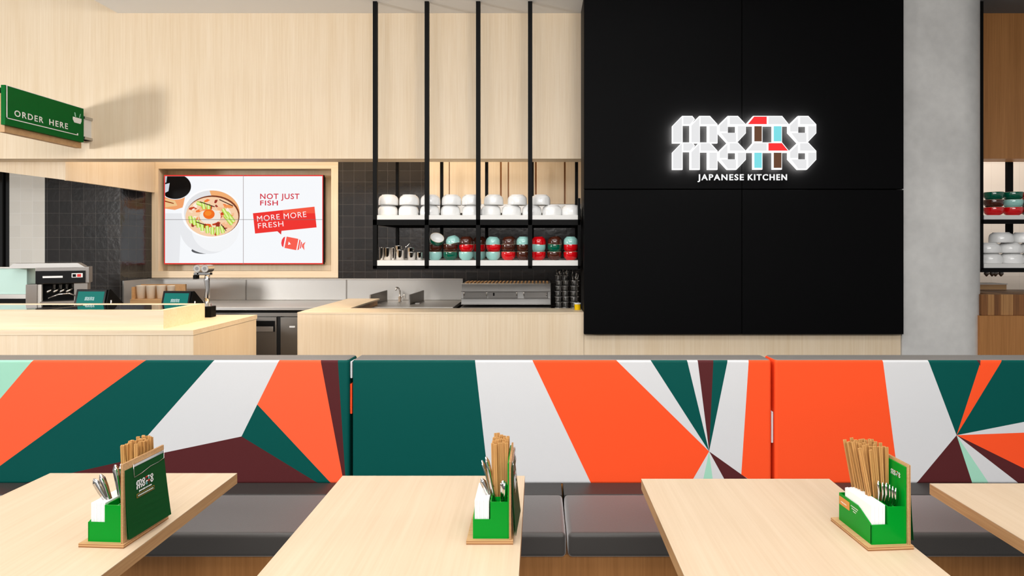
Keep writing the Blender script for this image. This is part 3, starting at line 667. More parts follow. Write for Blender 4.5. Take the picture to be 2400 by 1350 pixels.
mb.prism([(m2(22), PZ(628, dm)), (m2(200), PZ(628, dm)), (m2(181), PZ(617, dm)), (m2(33), PZ(617, dm))], T, 0, .18, 'steel', 'steel'); mb.obj('cup_tray', root)
mb = MB('steelx'); tbox(mb, L, m2(64), m2(90), dm-.02, 5.1, zlb, PZ(665, dm), bev=.003); tbox(mb, L, m2(90), m2(98), dm+.0, dm+.05, zlb, PZ(666, dm), 'white'); mb.obj('side_housing', root)
for k, x in enumerate((124, 139, 154, 169)):
    t = MB('chrome').cyl(.02, 0, .04, 16).obj('tap', root, loc=(m2(x)-L[0], dm+.06-L[1], PZ(679, dm)-L[2]))
    MB('chrome').tube([(0, 0, .01), (-.01, -.05, .0), (-.04, -.09, -.015)], .008).obj('tap_handle', t)
MB('chrome').tube([(m2(115)-L[0], dm-.02-L[1], PZ(698, dm)-L[2]), (m2(140)-L[0], dm-.04-L[1], PZ(689, dm)-L[2]), (m2(165)-L[0], dm-.03-L[1], PZ(688, dm)-L[2]), (m2(174)-L[0], dm+.02-L[1], PZ(694, dm)-L[2])], .006).obj('steam_rail', root)
tbox(MB('steelx'), L, m2(98), m2(200), dm-.05, dm+.11, zlb, PZ(705, dm)).obj('drip_tray', root)
L = (m2(20), 5.1, zlb)
root = thing('glass_display_case', L, 'mint tinted glass case at the far left edge, beside the coffee machine', 'display case')
tbox(MB('glasstint'), L, m2(-60), m2(58), dm+.02, 5.1, PZ(690, dm), PZ(629, dm), bev=.003).obj('glass_body', root)
mb = MB('white'); tbox(mb, L, m2(-60), m2(60), dm, 5.11, PZ(629, dm), PZ(627, dm)); mb.obj('frame', root)
mb = MB('steel'); tbox(mb, L, m2(-60), m2(60), dm, 5.11, PZ(700, dm), PZ(690, dm)); tbox(mb, L, m2(-60), m2(60), dm, 5.11, zlb, PZ(700, dm), 'black'); mb.obj('base', root)
# ------------------------------------------------------------------ POS terminals
def pos(x0, x1, y0, d, lab):
    xc = (x0+x1)/2; z = ZC; h = PZ(y0-5, d)-z; w_ = (x1-x0)/F*d
    root = thing('payment_terminal', (PX(xc, d), d, z), lab, 'terminal', 'order terminals')
    root.rotation_euler = (0, 0, math.radians(-4))
    mb = MB('black'); T = frame((-w_*.62, 0, 0), (0, 1, 0), (0, 0, 1))
    mb.prism([(-.02, 0), (.22, 0), (.24, .02), (.045, h), (.03, h)], frame((w_*.62, 0, 0), (0, 1, 0), (0, 0, 1)), -w_*1.24, 0, 'black'); mb.obj('housing', root)
    mb = MB('blackgloss'); tilt = math.atan2(.05, h)
    up_ = Vector((0, .05, h)).normalized()
    T = frame((-w_*.5, -.022, .0), (1, 0, 0), up_)
    mb.prism([(-.012, 0), (w_+.012, 0), (w_+.012, h+.003), (-.012, h+.003)], T, 0, .008); s = mb.obj('screen', root)
    mb = MB(); mb.prism([(0, .0), (w_, .0), (w_, h-.01), (0, h-.01)], T, .008, .009, E((0, 128, 116), .9))
    T2 = T @ Matrix.Translation((w_*.3, h-.075, .0092))
    for k, p in LOGO_F: mb.prism([(u*w_*.36, v*w_*.36) for u, v in p], T2, None, .0004, E((220, 238, 236)))
    mb.obj('display', s, fixn=False)
    MB('chrome').tube([(w_*.62+.012, .03, h*.35), (w_*.62+.012, .03, h*.62)], .006).obj('side_clip', root)
pos(178, 243, 684, 4.36, 'black payment terminal with teal screen, in front of the coffee machine')
pos(382, 441, 688, 4.36, 'black payment terminal with teal screen, left of the chrome tap')
# chrome tap tower
dt = 4.39
root = thing('drinks_tap', (PX(485, dt), dt, ZC), 'tall chrome drinks tap with twin round heads on a black base, at the counter end', 'tap')
MB('black').box(-.03, .045, -.03, .04, 0, .078, bev=.004).obj('base', root)
MB('chrome').cyl(.03, .078, .098, 20).obj('collar', root)
MB('chrome').tube([(0, 0, .09), (0, 0, .14), (.006, 0, .2), (0, 0, .26), (.004, 0, .3)], [.014, .018, .014, .019, .016], 12).obj('pole', root)
for xx in (-.055, .0): MB('chrome').cyl(.027, -.05, .03, 24, T=Matrix.Translation((xx, 0, .345)) @ Matrix.Rotation(math.pi/2, 4, 'X')).obj('tap_head', root)
MB('chrome').box(-.085, .03, -.02, .02, .298, .318, bev=.004).obj('cross_bar', root)
MB('black').box(-.088, -.065, -.02, .02, .27, .298).obj('spout_tip', root); MB('chrome').box(-.06, -.05, -.02, .02, .3, .32).obj('link', root)
# box with paper cups, trays
dx = 6.0
root = thing('cup_box', (PX(362, dx), dx, ZB), 'open timber box holding white paper cups on the steel bench', 'box')
a, b = PX(308, dx)-PX(362, dx), PX(416, dx)-PX(362, dx); zt_ = PZ(668, dx)-ZB; z0_ = PZ(706, dx)-ZB
mb = MB('ply'); mb.box(a, b, .14, .155, 0, zt_).box(a, b, -.02, .15, 0, z0_+.02).box(b-.012, b, -.02, .15, 0, zt_).box(a, a+.01, -.0, .15, 0, zt_-.02); mb.obj('box_body', root)
for k, x in enumerate((320, 343.5, 368, 393)):
    c = MB('cup').lathe([(0, 0), (.034, 0), (.043, .125), (.045, .127), (.04, .127), (.03, .01), (0, .01)], 24).obj('paper_cup'); c.location = (PX(x, dx), dx+.07, ZB+z0_+.021)
    tag(c, 'white paper cup, %s from the left in the timber box' % ['first', 'second', 'third', 'fourth'][k], 'cup', 'paper cups in the timber box')
root = thing('paper_tray_stack', (PX(330, 5.2), 5.2, .93), 'low stack of white paper trays behind the left terminal', 'tray stack')
# carried by left bench extension
for k in range(4): MB('paper').box(-.17+.006*(k % 2), .16+.008*(k % 2), -.08, .08, .05+k*.012, .058+k*.012, bev=.002).obj('paper_tray', root)
MB('cardboard').box(-.16, .15, -.07, .07, 0, .05).obj('tray_box', root)
root = thing('prep_bench', (-3.3, 5.1, 0), 'low steel prep bench behind the left terminal', 'bench'); MB('steel').box(-.4, .4, -.15, .35, .89, .929).obj('bench_top', root); MB('steelx').box(-.38, .38, -.12, .32, 0, .89).obj('cabinet', root)
# ------------------------------------------------------------------ right kitchen bay
L = (4.3, 5.2, zsl)
root = thing('bowl_rack', L, 'black steel bowl rack seen at the right edge, right of the column', 'rack')
xl = PX(2303, DF)
tbox(MB('black'), L, PX(2294, DF), PX(2305, DF), DF, DF+.034, PZ(632, DF), 3.445).obj('front_post', root)
tbox(MB('black'), L, PX(2364, 5.3), PX(2377, 5.3), 5.31, 5.34, 1.3, 3.05).obj('rear_post', root)
for zt_ in (zsu, PZ(622, DF)+.014):
    tbox(MB('white'), L, PX(2307, DF), 5.2, DF+.004, 5.6, zt_-.034, zt_-.0005).obj('shelf_board', root)
    mb = MB('black'); tbox(mb, L, PX(2300, DF), 5.2, DF, DF+.03, zt_-.034-.034, zt_-.035); tbox(mb, L, PX(2300, DF), PX(2306, DF), DF+.03, 5.6, zt_-.068, zt_-.01); tbox(mb, L, PX(2306, DF), 5.2, DF+.03, 5.6, zt_-.042, zt_-.035); mb.obj('shelf_frame', root)
zr2 = PZ(622, DF)+.014
def wide(c): return (1.28, 1.28, 1.0)
for j, (x, cs) in enumerate(((2329, ('bred', 'bbrown', 'bgreen')), (2374, ('bred', 'bmint', 'bgreen')), (2417, ('bbrown', 'bbrown', 'bred')))):
    for k, c in enumerate(cs):
        put(RP[c], c, (PX(x, 4.95), 4.95, zsu+k*.0605+.0005), 'glossy %s bowl, %s of the %s stack on the right-hand rack' % (CN[c], lev[k], ['first', 'second', 'third'][j]), 'bowl', 'coloured bowls on the right-hand rack', sc=(1.2, 1.2, 1))
i = 0
for r_, (y, xs_) in enumerate(((0, (2298+22, 2298+22+50, 2420)), (1, (2300+16, 2366, 2417)), (2, (2346, 2398)))):
    for k, x in enumerate(xs_):
        put(wb, 'wb', (PX(x, 4.95), 4.95, zr2+.0005+r_*(BH*.98+.001)), 'white bowl on the right-hand rack, %s row, %s from left' % (lev[r_], ordn[k]), 'bowl', 'white bowls on the right-hand rack', sc=(1.06, 1.06, .98))
L = (4.2, 4.9, 0)
root = thing('side_counter', L, 'timber counter front at the right edge, right of the column', 'counter')
xl = 3.372
mb = MB('oakdark'); tbox(mb, L, xl, 5.4, 4.72, 4.75, 0, PZ(740, 4.72)); tbox(mb, L, 3.48, 5.4, 4.75, 5.5, .9, PZ(740, 4.72)-.001); mb.obj('front_panel', root)
L = (4.2, 4.9, PZ(740, 4.72))
root = thing('butcher_block', L, 'thick striped walnut block on the right-edge counter', 'chopping block')
x = PX(2299, 4.75); k = 0; zc0, zc1 = PZ(739.5, 4.72), PZ(690, 4.75)
ws = [.045, .02, .03, .05, .02, .075, .13, .02, .05, .02, .06, .09]
while x < 5.0:
    wd = ws[k % len(ws)]
    tbox(MB('walnut' if k % 3 == 0 or wd > .1 else 'walnut2'), L, x, x+wd-.001, 4.74, (4.80 if x < 3.47 else 5.3), zc0+.0005, zc1).obj('stave', root); x += wd; k += 1
root = thing('bench_box', (PX(2330, 5.35), 5.35, zc1), 'tan board box standing behind the walnut block', 'box')
mb = MB('cardboard').box(-.2, PX(2361, 5.3)-PX(2330, 5.35), -.04, .15, 0, PZ(667, 5.3)-zc1); mb.obj('box_body', root); MB('white').box(-.2, PX(2363, 5.3)-PX(2330, 5.35), -.045, .155, PZ(667, 5.3)-zc1, PZ(665, 5.3)-zc1).obj('lid', root)
for k, x in enumerate((2312, 2325, 2333, 2346)):
    c = MB('steelx').tube([(0, 0, 0), (0, 0, -.05), (0, 0, -.07)], [.012, .02, .004], 10).obj('hanging_utensil'); c.location = (PX(x, 5.1), 5.1, PZ(633, DF)-.004+.012)
    tag(c, 'dark utensil hanging under the right-hand rack, %s from the left' % ordn[k], 'utensil', 'utensils under the right-hand rack')
# ------------------------------------------------------------------ banquette
DB0, DB1 = 2.758, 2.889; ZS = .47; ZT = 1.016
u = DB0/F
XA, XB = -.838, 1.047; GAP = .007
def inpoly(p, poly):
    x, y = p; c = False; n = len(poly)
    for i in range(n):
        (x1, y1), (x2, y2) = poly[i], poly[(i+1) % n]
        if (y1 > y) != (y2 > y) and x < (x2-x1)*(y-y1)/(y2-y1)+x1: c = not c
    return c
def back_cushion(x0, x1, polys, default, label):
    zc0 = ZS-.01
    xc = (x0+x1)/2
    bm = bmesh.new(); bmesh.ops.create_cube(bm, size=1)
    bmesh.ops.transform(bm, verts=bm.verts, matrix=Matrix.Translation((xc, (DB0+DB1)/2, (zc0+ZT)/2)) @ Matrix.Diagonal((x1-x0, DB1-DB0, ZT-zc0, 1)))
    bmesh.ops.bevel(bm, geom=list(bm.edges), offset=.014, segments=7, affect='EDGES', profile=.5)
    polys = [(m, [((px-CX)*u, H-(py-CY)*u) for px, py in pp]) for m, pp in polys]
    done = set()
    for m, pp in polys:
        for i in range(len(pp)):
            a, b = pp[i], pp[(i+1) % len(pp)]
            d = Vector((b[0]-a[0], b[1]-a[1]))
            if d.length < 1e-6 or abs(d.y) < .003: continue
            nn = Vector((d.y, 0, -d.x)).normalized()
            key = (round(abs(nn.x), 3), round(nn.z*(1 if nn.x > 0 else -1), 3), round(abs(nn.x*a[0]+nn.z*a[1]), 3))
            if key in done: continue
            done.add(key)
            bmesh.ops.bisect_plane(bm, geom=list(bm.verts)+list(bm.edges)+list(bm.faces), plane_co=Vector((a[0], 0, a[1])), plane_no=nn)
    names = []
    for f in bm.faces:
        c = f.calc_center_median(); n = f.normal
        nm = default
        for m, pp in polys:
            if inpoly((c.x, min(c.z, ZT-.004)), pp): nm = m; break
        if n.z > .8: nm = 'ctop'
        if nm not in names: names.append(nm)
        f.material_index = names.index(nm)
    bmesh.ops.translate(bm, verts=bm.verts, vec=(-xc, -(DB0+DB1)/2, -zc0))
    me = bpy.data.meshes.new('back_cushion'); bm.to_mesh(me); bm.free()
    for nm in names: me.materials.append(M[nm])
    o = bpy.data.objects.new('back_cushion', me); COL.objects.link(o); o.location = (xc, (DB0+DB1)/2, zc0)
    return tag(o, label, 'cushion', 'patterned banquette back cushions')
T_, B_ = 830, 1140
def X(a, b, y): return (a[0]+(b[0]-a[0])*(y-a[1])/(b[1]-a[1]), y)
pa = [
 ('mint', [(-80, T_), X((78, 843), (0, 935), T_), X((78, 843), (0, 935), 1000), (-80, 1000)]),
 ('coral', [X((78, 843), (0, 935), T_), X((343, 843), (0, 1092), T_), (-80, 1150), (-80, 1000), X((78, 843), (0, 935), 1000)]),
 ('teal', [X((343, 843), (0, 1092), T_), X((503, 843), (294, 1080), T_), (294, 1080), (161, 1110), (25, 1139), (-80, 1150)]),
 ('pwhite', [X((503, 843), (294, 1080), T_), X((655, 843), (603, 948), T_), (603, 948), (566, 1023), (294, 1080)]),
 ('coral', [X((655, 843), (603, 948), T_), X((751, 843), (802, 1112), T_), X((751, 843), (802, 1112), B_), X((603, 948), (750, 1105), B_), (603, 948)]),
 ('teal', [(603, 948), X((603, 948), (750, 1105), B_), X((566, 1023), (738, 1128), B_), (566, 1023)]),
 ('brown', [X((751, 843), (802, 1112), T_), X((791.5, 843), (809, 1112), T_), X((791.5, 843), (809, 1112), B_), X((751, 843), (802, 1112), B_)]),
 ('teal', [X((791.5, 843), (809, 1112), T_), (850, T_), (850, B_), X((791.5, 843), (809, 1112), B_)]),
]
back_cushion(-2.72, XA-GAP, pa, 'brown', 'banquette back cushion printed coral, teal, white and maroon, leftmost of the three')
Bp = (1662, 1058)
pb = [
 ('teal', [(800, T_), (1111.6, T_), X((1113, 843), (1140, 1082), B_), (800, B_)]),
 ('pwhite', [(1111.6, T_), X((1247, 843), (1360, 1080), T_), X((1247, 843), (1360, 1080), B_), X((1113, 843), (1140, 1082), B_)]),
 ('orange', [X((1247, 843), (1360, 1080), T_), X((1443, 843), Bp, T_), Bp, X(Bp, (1626, 1120), B_), X((1247, 843), (1360, 1080), B_)]),
 ('teal', [X((1524, 843), Bp, T_), X((1610, 843), Bp, T_), Bp]),
 ('brown', [X((1635, 843), Bp, T_), X((1672, 843), Bp, T_), Bp]),
 ('teal', [X((1672, 843), Bp, T_), X((1706, 843), Bp, T_), Bp]),
 ('orange', [X((1755, 843), (1737, 1118), T_), (1830, T_), (1830, B_), (1780, B_), X((1755, 843), (1737, 1118), 1112)]),
 ('mint', [Bp, X(Bp, (1649, 1120), B_), X(Bp, (1670, 1120), B_)]),
 ('brown', [Bp, X(Bp, (1749, 1120), B_), X(Bp, (1696, 1120), B_)]),
]
back_cushion(XA+GAP, XB-GAP, pb, 'pwhite', 'banquette back cushion printed teal, white and orange, the middle one of three')
Cp = (2242, 1020)
pc = [
 ('orange', [(1800, T_), X((2069, 843), (2099, 1073), T_), X((2069, 843), (2099, 1073), B_), (1800, B_)]),
 ('brown', [(2283, T_), (2296, T_), (2298, 858)]),
 ('teal', [X((2175, 843), Cp, T_), X((2300, 843), Cp, T_), Cp]),
 ('orange', [X((2300, 843), Cp, T_), X((2350, 843), Cp, T_), Cp]),
 ('teal', [X((2350, 843), Cp, T_), (2850, T_), (2850, 900), Cp]),
 ('orange', [Cp, (2850, 997), (2850, 1320), ]),
 ('brown', [Cp, (2850, 1320), (2850, 1490)]),
 ('mint', [Cp, X(Cp, (2318, 1133), 1145), X(Cp, (2279, 1133), 1145)]),
 ('brown', [Cp, X(Cp, (2279, 1133), 1145), X(Cp, (2146, 1135), 1145)]),
]
back_cushion(XB+GAP, 2.93, pc, 'pwhite', 'banquette back cushion printed orange, white and teal, rightmost of the three')
# side welt pieces in the gaps
for (x, z0_, z1_, m, lab) in ((XA-.001, .93, 1.005, 'pwhite', 'white printed fabric fold showing in the left cushion gap'), (XA-.002, .77, .905, 'orange', 'orange printed fabric fold showing in the left cushion gap'), (XB+.001, .64, .78, 'pwhite', 'white printed fabric fold showing in the right cushion gap')):
    tag(MB(m).box(-.0045, .0045, -.03, .03, 0, z1_-z0_, bev=.002).obj('fabric_fold', loc=(x, DB0+.045, z0_)), lab, 'fabric')
root = thing('banquette', (.1, 2.6, 0), 'long timber banquette base carrying the charcoal seat cushions', 'bench')
MB('oakdark').box(-2.9, 2.9, -.31, .29, .0, ZS-.09).obj('base', root)
MB('oakdark').box(-2.9, 2.9, .16, .285, ZS-.09, ZS-.012).obj('rear_ledge', root)
MB('black').box(-2.9, 2.9, .292, .31, 0, ZT-.02).obj('back_board', root)
seatx = [XA-.9425*2, XA-.9425, XA, XA+.9425, XB, XB+.9425, XB+.9425*2]
sl = ['behind the left corner of the first table', 'between the first and second tables', 'mostly hidden behind the second table', 'between the second and third tables', 'between the third and fourth tables', 'at the right edge behind the fourth table']
for k in range(len(seatx)-1):
    a, b = seatx[k]+.004, seatx[k+1]-.004
    root = thing('seat_cushion', ((a+b)/2, 2.5, ZS-.0895), 'charcoal vinyl banquette seat cushion, %s' % sl[k], 'cushion', 'banquette seat cushions')
    h_ = b-a
    bm = MB('vinyl'); bm.box(-h_/2, h_/2, 2.262-2.5, 2.625-2.5, 0, .0895)
    r = bmesh.ops.bevel(bm.bm, geom=list(bm.bm.edges), offset=.016, segments=6, affect='EDGES', profile=.5)
    bm.obj('seat_pad', root)
    MB('vinylstrip').box(-h_/2, h_/2, 2.6265-2.5, 2.7565-2.5, 0, .0875, bev=.003).obj('rear_strip', root)  # rear of the seat, coloured darker than the pad
# ------------------------------------------------------------------ tables
tabs = [(-1.660, -1.024, 2.103, 'pale oak cafe table at the left edge'), (-.658, -.046, 2.079, 'pale oak cafe table, second from the left'),
        (.341, .964, 2.052, 'pale oak cafe table, third from the left'), (1.272, 1.90, 2.012, 'pale oak cafe table at the right edge')]
ZTB = .75; TH = .035
def make_table(w_):
    root = thing('cafe_table', (0, 0, 0), 'x', 'table', 'cafe tables along the banquette')
    MB('table').box(-w_/2, w_/2, 0, .74, ZTB-.002, ZTB).obj('table_top', root)
    mb = MB('edge').box(-w_/2, w_/2, 0, .74, ZTB-TH, ZTB-.002); mb.obj('top_core', root)
    MB('black').cyl(.035, .012, ZTB-TH, 24, T=Matrix.Translation((0, .37, 0))).obj('pedestal', root)
    MB('black').box(-.2, .2, .17, .57, 0, .012, bev=.003).obj('foot_plate', root)
    MB('black').box(-.15, .15, .22, .52, ZTB-TH-.006, ZTB-TH).obj('mounting_plate', root)
    return root
for k, (a, b, d, lab) in enumerate(tabs):
    t = make_table(b-a); t.location = ((a+b)/2, d-.74, 0); t['label'] = lab+[', its caddy showing a green menu', ', holding the narrow-on caddy', ', its caddy showing white napkins', ', with only a corner in view'][k]
# ------------------------------------------------------------------ caddies
def frameM(o, r, u_): return frame(o, r, u_)
BW, BL, BT = .121, .174, .010
def make_caddy():
    """local: origin at base front-left corner on the table, x right, y away"""
    root = thing('condiment_caddy', (0, 0, 0), 'x', 'caddy', 'table caddies')
    mb = MB('plyedge'); mb.box(0, BW, 0, BL, 0, .0035, 'plyedge').box(0, BW, 0, BL, .0035, .0065, 'ply').box(0, BW, 0, BL, .0065, .0085, 'plyedge').box(0, BW, 0, BL, .0085, BT, 'ply'); mb.obj('base_board', root)
    t = .003; x0, x1, x2 = .016, .061, .109; y0, y1 = .012, .160; z = BT
    mb = MB('green')
    mb.box(x0, x2, y0, y1, z, z+t)                       # bottom
    mb.box(x0, x1, y0, y0+t, z+t, z+.050)                # low front wall
    # outer side wall, stepped down to the front
    T = frame((x0+t, y0, z), (0, 1, 0), (0, 0, 1))
    mb.prism([(0, t), (y1-y0, t), (y1-y0, .075), (.062, .075), (.052, .072), (0, .049)], T, -t, 0)
    mb.box(x0+t, x1, y1-t, y1, z+t, z+.075)
    T = frame((x1+t, y0, z), (0, 1, 0), (0, 0, 1))       # middle wall
    mb.prism([(0, t), (y1-y0, t), (y1-y0, .095), (0, .095)], T, -t, 0)
    mb.box(x1+t, x2-t, y0, y0+t, z+t, z+.095).box(x1+t, x2-t, y1-t, y1, z+t, z+.095)
    mb.box(x1+t, x2-t, y0+.045, y0+.045+t, z+t, z+.090); mb.box(x1+.024, x1+.026, y0+t, y0+.045, z+t, z+.090)
    mb.obj('green_holder', root)
    MB('green').box(x2-t, x2+.001, y0, y1, z+t, z+.196, bev=.0006).obj('tall_panel', root)
    mb = MB(); T = frame((x2-t-.0002, y0+.056, z+.160), (0, -1, 0), (0, 0, 1)); small_logo(mb, T, .038, .0004, True)
    T = frame((x2-t-.0002, y0+.07, z+.150), (0, -1, 0), (0, 0, 1)); mb.obj('panel_logo', root, fixn=False)
    mb = MB('tag').box(x0-.002, x0, y1-.052, y1-.004, z+.046, z+.068, bev=.0005); q = mb.obj('amber_tag', root)
    mb = MB(); T = frame((x0-.0003, y1-.058, z+.05), (0, -1, 0), (0, 0, 1))
    for i, (u0, u1) in enumerate(((0, .036), (.004, .030), (.010, .026))):
        n_ = int((u1-u0)/.0028)
        for k in range(n_): mb.prism([(u0+k*.0028, .012-i*.006), (u0+k*.0028+.0018, .012-i*.006), (u0+k*.0028+.0018, .0145-i*.006), (u0+k*.0028, .0145-i*.006)], T, None, .0002, 'print')
    T = frame((x0-.0023, y1-.01, z+.05), (0, -1, 0), (0, 0, 1))
    for k in range(7): mb.prism([(.004+k*.004, .004), (.0065+k*.004, .004), (.0065+k*.004, .0075), (.004+k*.004, .0075)], T, None, .0002, 'print')
    mb.obj('holder_print', root, fixn=False)
    return root
def make_clipboard():
    root = thing('menu_clipboard', (0, 0, 0), 'x', 'clipboard', 'menu clipboards on the caddies')
    hb, lb = .203, .158
    mb = MB('plyedge'); mb.box(0, .0015, 0, lb, 0, hb, 'ply').box(.0015, .0035, 0, lb, 0, hb, 'plyedge').box(.0035, .005, 0, lb, 0, hb, 'ply'); mb.obj('board', root)
    # menu sheets hanging from the clip, curling out at the foot
    for j, off in enumerate((0, .0035)):
        mb = MB('greend'); N_ = 10; prev = None
        for k in range(N_+1):
            s = k/N_; x = .0062+off*.3+(.006+off*1.0)*s**1.5; z = hb-.018-(hb-.026)*s
            y0_, y1_ = .006, lb-.004+.006*s
            cur = [mb.bm.verts.new((x, y0_, z)), mb.bm.verts.new((x+.008*s, y1_, z)), mb.bm.verts.new((x+.0008, y0_, z)), mb.bm.verts.new((x+.008*s+.0008, y1_, z))]
            if prev:
                mb.bm.faces.new((prev[0], prev[1], cur[1], cur[0])); mb.bm.faces.new((prev[2], cur[2], cur[3], prev[3]))
                mb.bm.faces.new((prev[0], cur[0], cur[2], prev[2])); mb.bm.faces.new((prev[1], prev[3], cur[3], cur[1]))
            else: mb.bm.faces.new((cur[0], cur[2], cur[3], cur[1]))
            prev = cur
        mb.bm.faces.new((prev[0], prev[1], prev[3], prev[2]))
        sh = mb.obj('menu_sheet', root)
    mb = MB(); a = math.atan2(.0045, .06)
    sx = lambda z: .0062+.00105+(.006+.0035)*((hb-.018-z)/(hb-.026))**1.5+.0008
    zc = .135; xx = sx(zc); up_ = Vector((sx(zc+.02)-sx(zc-.02), 0, .04)).normalized()
    T = frame((xx+.0030, .040, zc-.012), (.035, 1, 0), up_); small_logo(mb, T, .062, .0004)
    mb.prism([(0, -.022), (.064, -.022), (.064, -.012), (0, -.012)], T, 0, .0003, 'tag'); mb.prism([(.0008, -.0212), (.0632, -.0212), (.0632, -.0128), (.0008, -.0128)], T, 0, .0005, 'greend')
    for k in range(16): mb.prism([(.004+k*.0035, -.0188), (.0063+k*.0035, -.0188), (.0063+k*.0035, -.0154), (.004+k*.0035, -.0154)], T, None, .0008, 'print')
    text_fit(mb, 'JAPANESE KITCHEN', T, .008, .054, -.008, -.0045, 'print', .03, 1.1, .0003)
    tag(mb.obj('menu_print', root, fixn=False), 'white logo print')
    c = MB('chrome').box(.005, .009, .032, .152, hb-.020, hb-.012, bev=.001).obj('clip', root)
    MB('chrome').tube([(.0095, .033, hb-.010), (.011, .033, hb-.045), (.012, .060, hb-.043), (.013, .092, hb-.036), (.013, .125, hb-.036), (.011, .150, hb-.034), (.0095, .151, hb-.010)], .0009, 6).obj('clip_wire', c)
    return root
def chopstick():
    mb = MB('bamboo'); 
    for sx in (-.0022, .0022):
        v0 = [mb.bm.verts.new((sx+a*.0014, b*.0014, 0)) for a, b in ((-1, -1), (1, -1), (1, 1), (-1, 1))]
        v1 = [mb.bm.verts.new((sx+a*.0021, b*.0022, .225)) for a, b in ((-1, -1), (1, -1), (1, 1), (-1, 1))]
        mb.bm.faces.new(v0[::-1]); mb.bm.faces.new(v1)
        for k in range(4): mb.bm.faces.new((v0[k], v0[(k+1) % 4], v1[(k+1) % 4], v1[k]))
    return mb.obj('chopstick_pair')
def spoon():
    mb = MB('chrome'); n = 14; prev = None
    pr = []
    for k in range(n+1):
        s = k/n; z = .175*s
        wd = .0035+.0058*max(0, (s-.35))**1.1 if s < .93 else .0072*math.sqrt(max(.08, 1-((s-.93)/.07)**2))
        if s < .28: wd = .006*math.sin(math.pi*min(1, (s+.02)/.33))+.0022
        y = .006*math.sin(s*math.pi*1.2)+(.006*(s-.8)*4 if s > .8 else 0)
        cur = [mb.bm.verts.new((-wd, y, z)), mb.bm.verts.new((0, y+.0012+(.004 if s < .28 else 0), z)), mb.bm.verts.new((wd, y, z)), mb.bm.verts.new((0, y-.0008+(.004 if s < .28 else 0), z))]
        if prev:
            for q in range(4):
                f = mb.bm.faces.new((prev[q], prev[(q+1) % 4], cur[(q+1) % 4], cur[q])); f.smooth = True
        else: mb.bm.faces.new(cur[::-1])
        prev = cur
    mb.bm.faces.new(prev); return mb.obj('spoon')
def napkin():
    return MB('paper').box(-.00165, .00165, -.06, .06, 0, .094, bev=.0006).obj('paper_napkin')
cad = make_caddy(); clp = make_clipboard(); chp = chopstick(); spn = spoon(); nap = napkin()
first = [True]
spots = [(-1.178, 1.584, math.radians(-3.5), 'left table'), (-.1865, 1.598, 0, 'second table'), (.833, 1.5635, math.radians(4), 'third table')]
CW = ['left', 'second', 'third']
rc = random.Random(5)
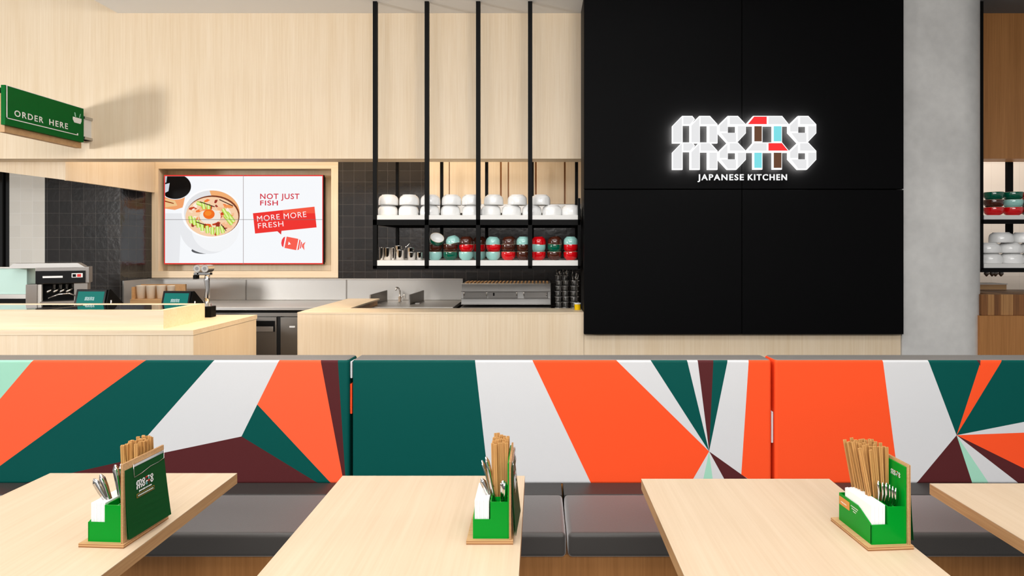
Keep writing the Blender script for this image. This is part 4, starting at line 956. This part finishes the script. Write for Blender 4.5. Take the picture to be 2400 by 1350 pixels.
for k, (cx_, cy_, rz, nm) in enumerate(spots):
    R = Matrix.Translation((cx_, cy_, ZTB)) @ Matrix.Rotation(rz, 4, 'Z')
    c = cad if k == 0 else copy_tree(cad); c.location = (cx_, cy_, ZTB); c.rotation_euler = (0, 0, rz)
    c['label'] = ['green acrylic caddy on the left table, behind a green menu', 'green acrylic caddy on the second table, seen end on', 'green acrylic caddy on the third table, napkin side showing'][k]
    c = clp if k == 0 else copy_tree(clp); c.location = R @ Vector((.1105, .004, BT)); c.rotation_euler = (0, 0, rz)
    c['label'] = ['plywood clipboard with dark green logo menu on the left table', 'plywood menu clipboard seen edge on, second table', 'plywood menu clipboard behind the green panel on the third table'][k]
    for i in range(30):
        o = chp if (k == 0 and i == 0) else chp.copy()
        if o is not chp: COL.objects.link(o)
        gx, gy = i % 5, i//5
        bx_, by_ = .0675+gx*.0082+rc.uniform(-.001, .001), .074+gy*.0148+rc.uniform(-.002, .002)
        lean = -math.radians(9)*(1-gx/4)*(1.0 if k == 2 else .1)-math.radians(0 if k == 1 else 1)
        if k == 0: lean = math.radians(rc.uniform(-5, 0))
        o.location = R @ Vector((bx_, by_, BT+.004+(0 if k != 0 else rc.uniform(0, .004)))); o.rotation_euler = (math.radians(rc.uniform(-2, 3)), lean, rc.uniform(-.3, .3)); o.scale = (1, 1, rc.uniform(.985, 1.015))
        tag(o, 'bamboo chopstick pair standing in the bundle of the %s table caddy' % CW[k], 'chopsticks', 'chopsticks in the %s table caddy' % CW[k])
    for i in range(11):
        o = nap if (k == 0 and i == 0) else nap.copy()
        if o is not nap: COL.objects.link(o)
        o.location = R @ Vector((.0215+i*.0034, .0775+(i % 3)*.001, BT+.0035)); o.rotation_euler = (0, 0, rz+0)
        tag(o, 'folded white napkin filed in the %s table caddy' % CW[k], 'napkin', 'napkins in the %s table caddy' % CW[k])
    sp = {0: [(.098, .032, -29, 0, .98), (.099, .040, -24, 0, 1.0), (.098, .046, -15, 5, 1.05), (.099, .050, -11, 5, 1.05)],
          1: [(.094, .050, -23, 0, .86), (.097, .044, -18, 3, 1.12), (.099, .046, -15, 3, 1.15), (.094, .030, 0, 0, .8), (.098, .029, 1, 0, .76), (.101, .031, 0, 0, .78)],
          2: [(.078, .050, -8, -2, .84), (.082, .046, -6, -2, .82), (.087, .042, -5, -2, .82), (.091, .038, -4, -2, .80), (.095, .035, -3, -2, .78), (.099, .032, -2, -2, .76)]}[k]
    for i, (sx_, sy_, ly, lx, _) in enumerate(sp):
        o = spn if (k == 0 and i == 0) else spn.copy()
        if o is not spn: COL.objects.link(o)
        short = (k >= 1 and i >= (3 if k == 1 else 0))
        o.location = R @ Vector((sx_, sy_, BT+.004)); o.rotation_euler = (Matrix.Rotation(rz, 3, 'Z') @ Matrix.Rotation(math.radians(ly), 3, 'Y') @ Matrix.Rotation(math.radians(-lx), 3, 'X') @ Matrix.Rotation(math.radians([20, 70, 50, 10, 30, 60][i] if k < 2 else [25, 30, 20, 32, 26, 20][i]), 3, 'Z')).to_euler(); o.scale = (1.25, 1.2, _)
        tag(o, 'steel spoon in the %s table caddy, %s from the left' % (CW[k], ordn[i]), 'spoon', 'cutlery in the %s table caddy' % CW[k])
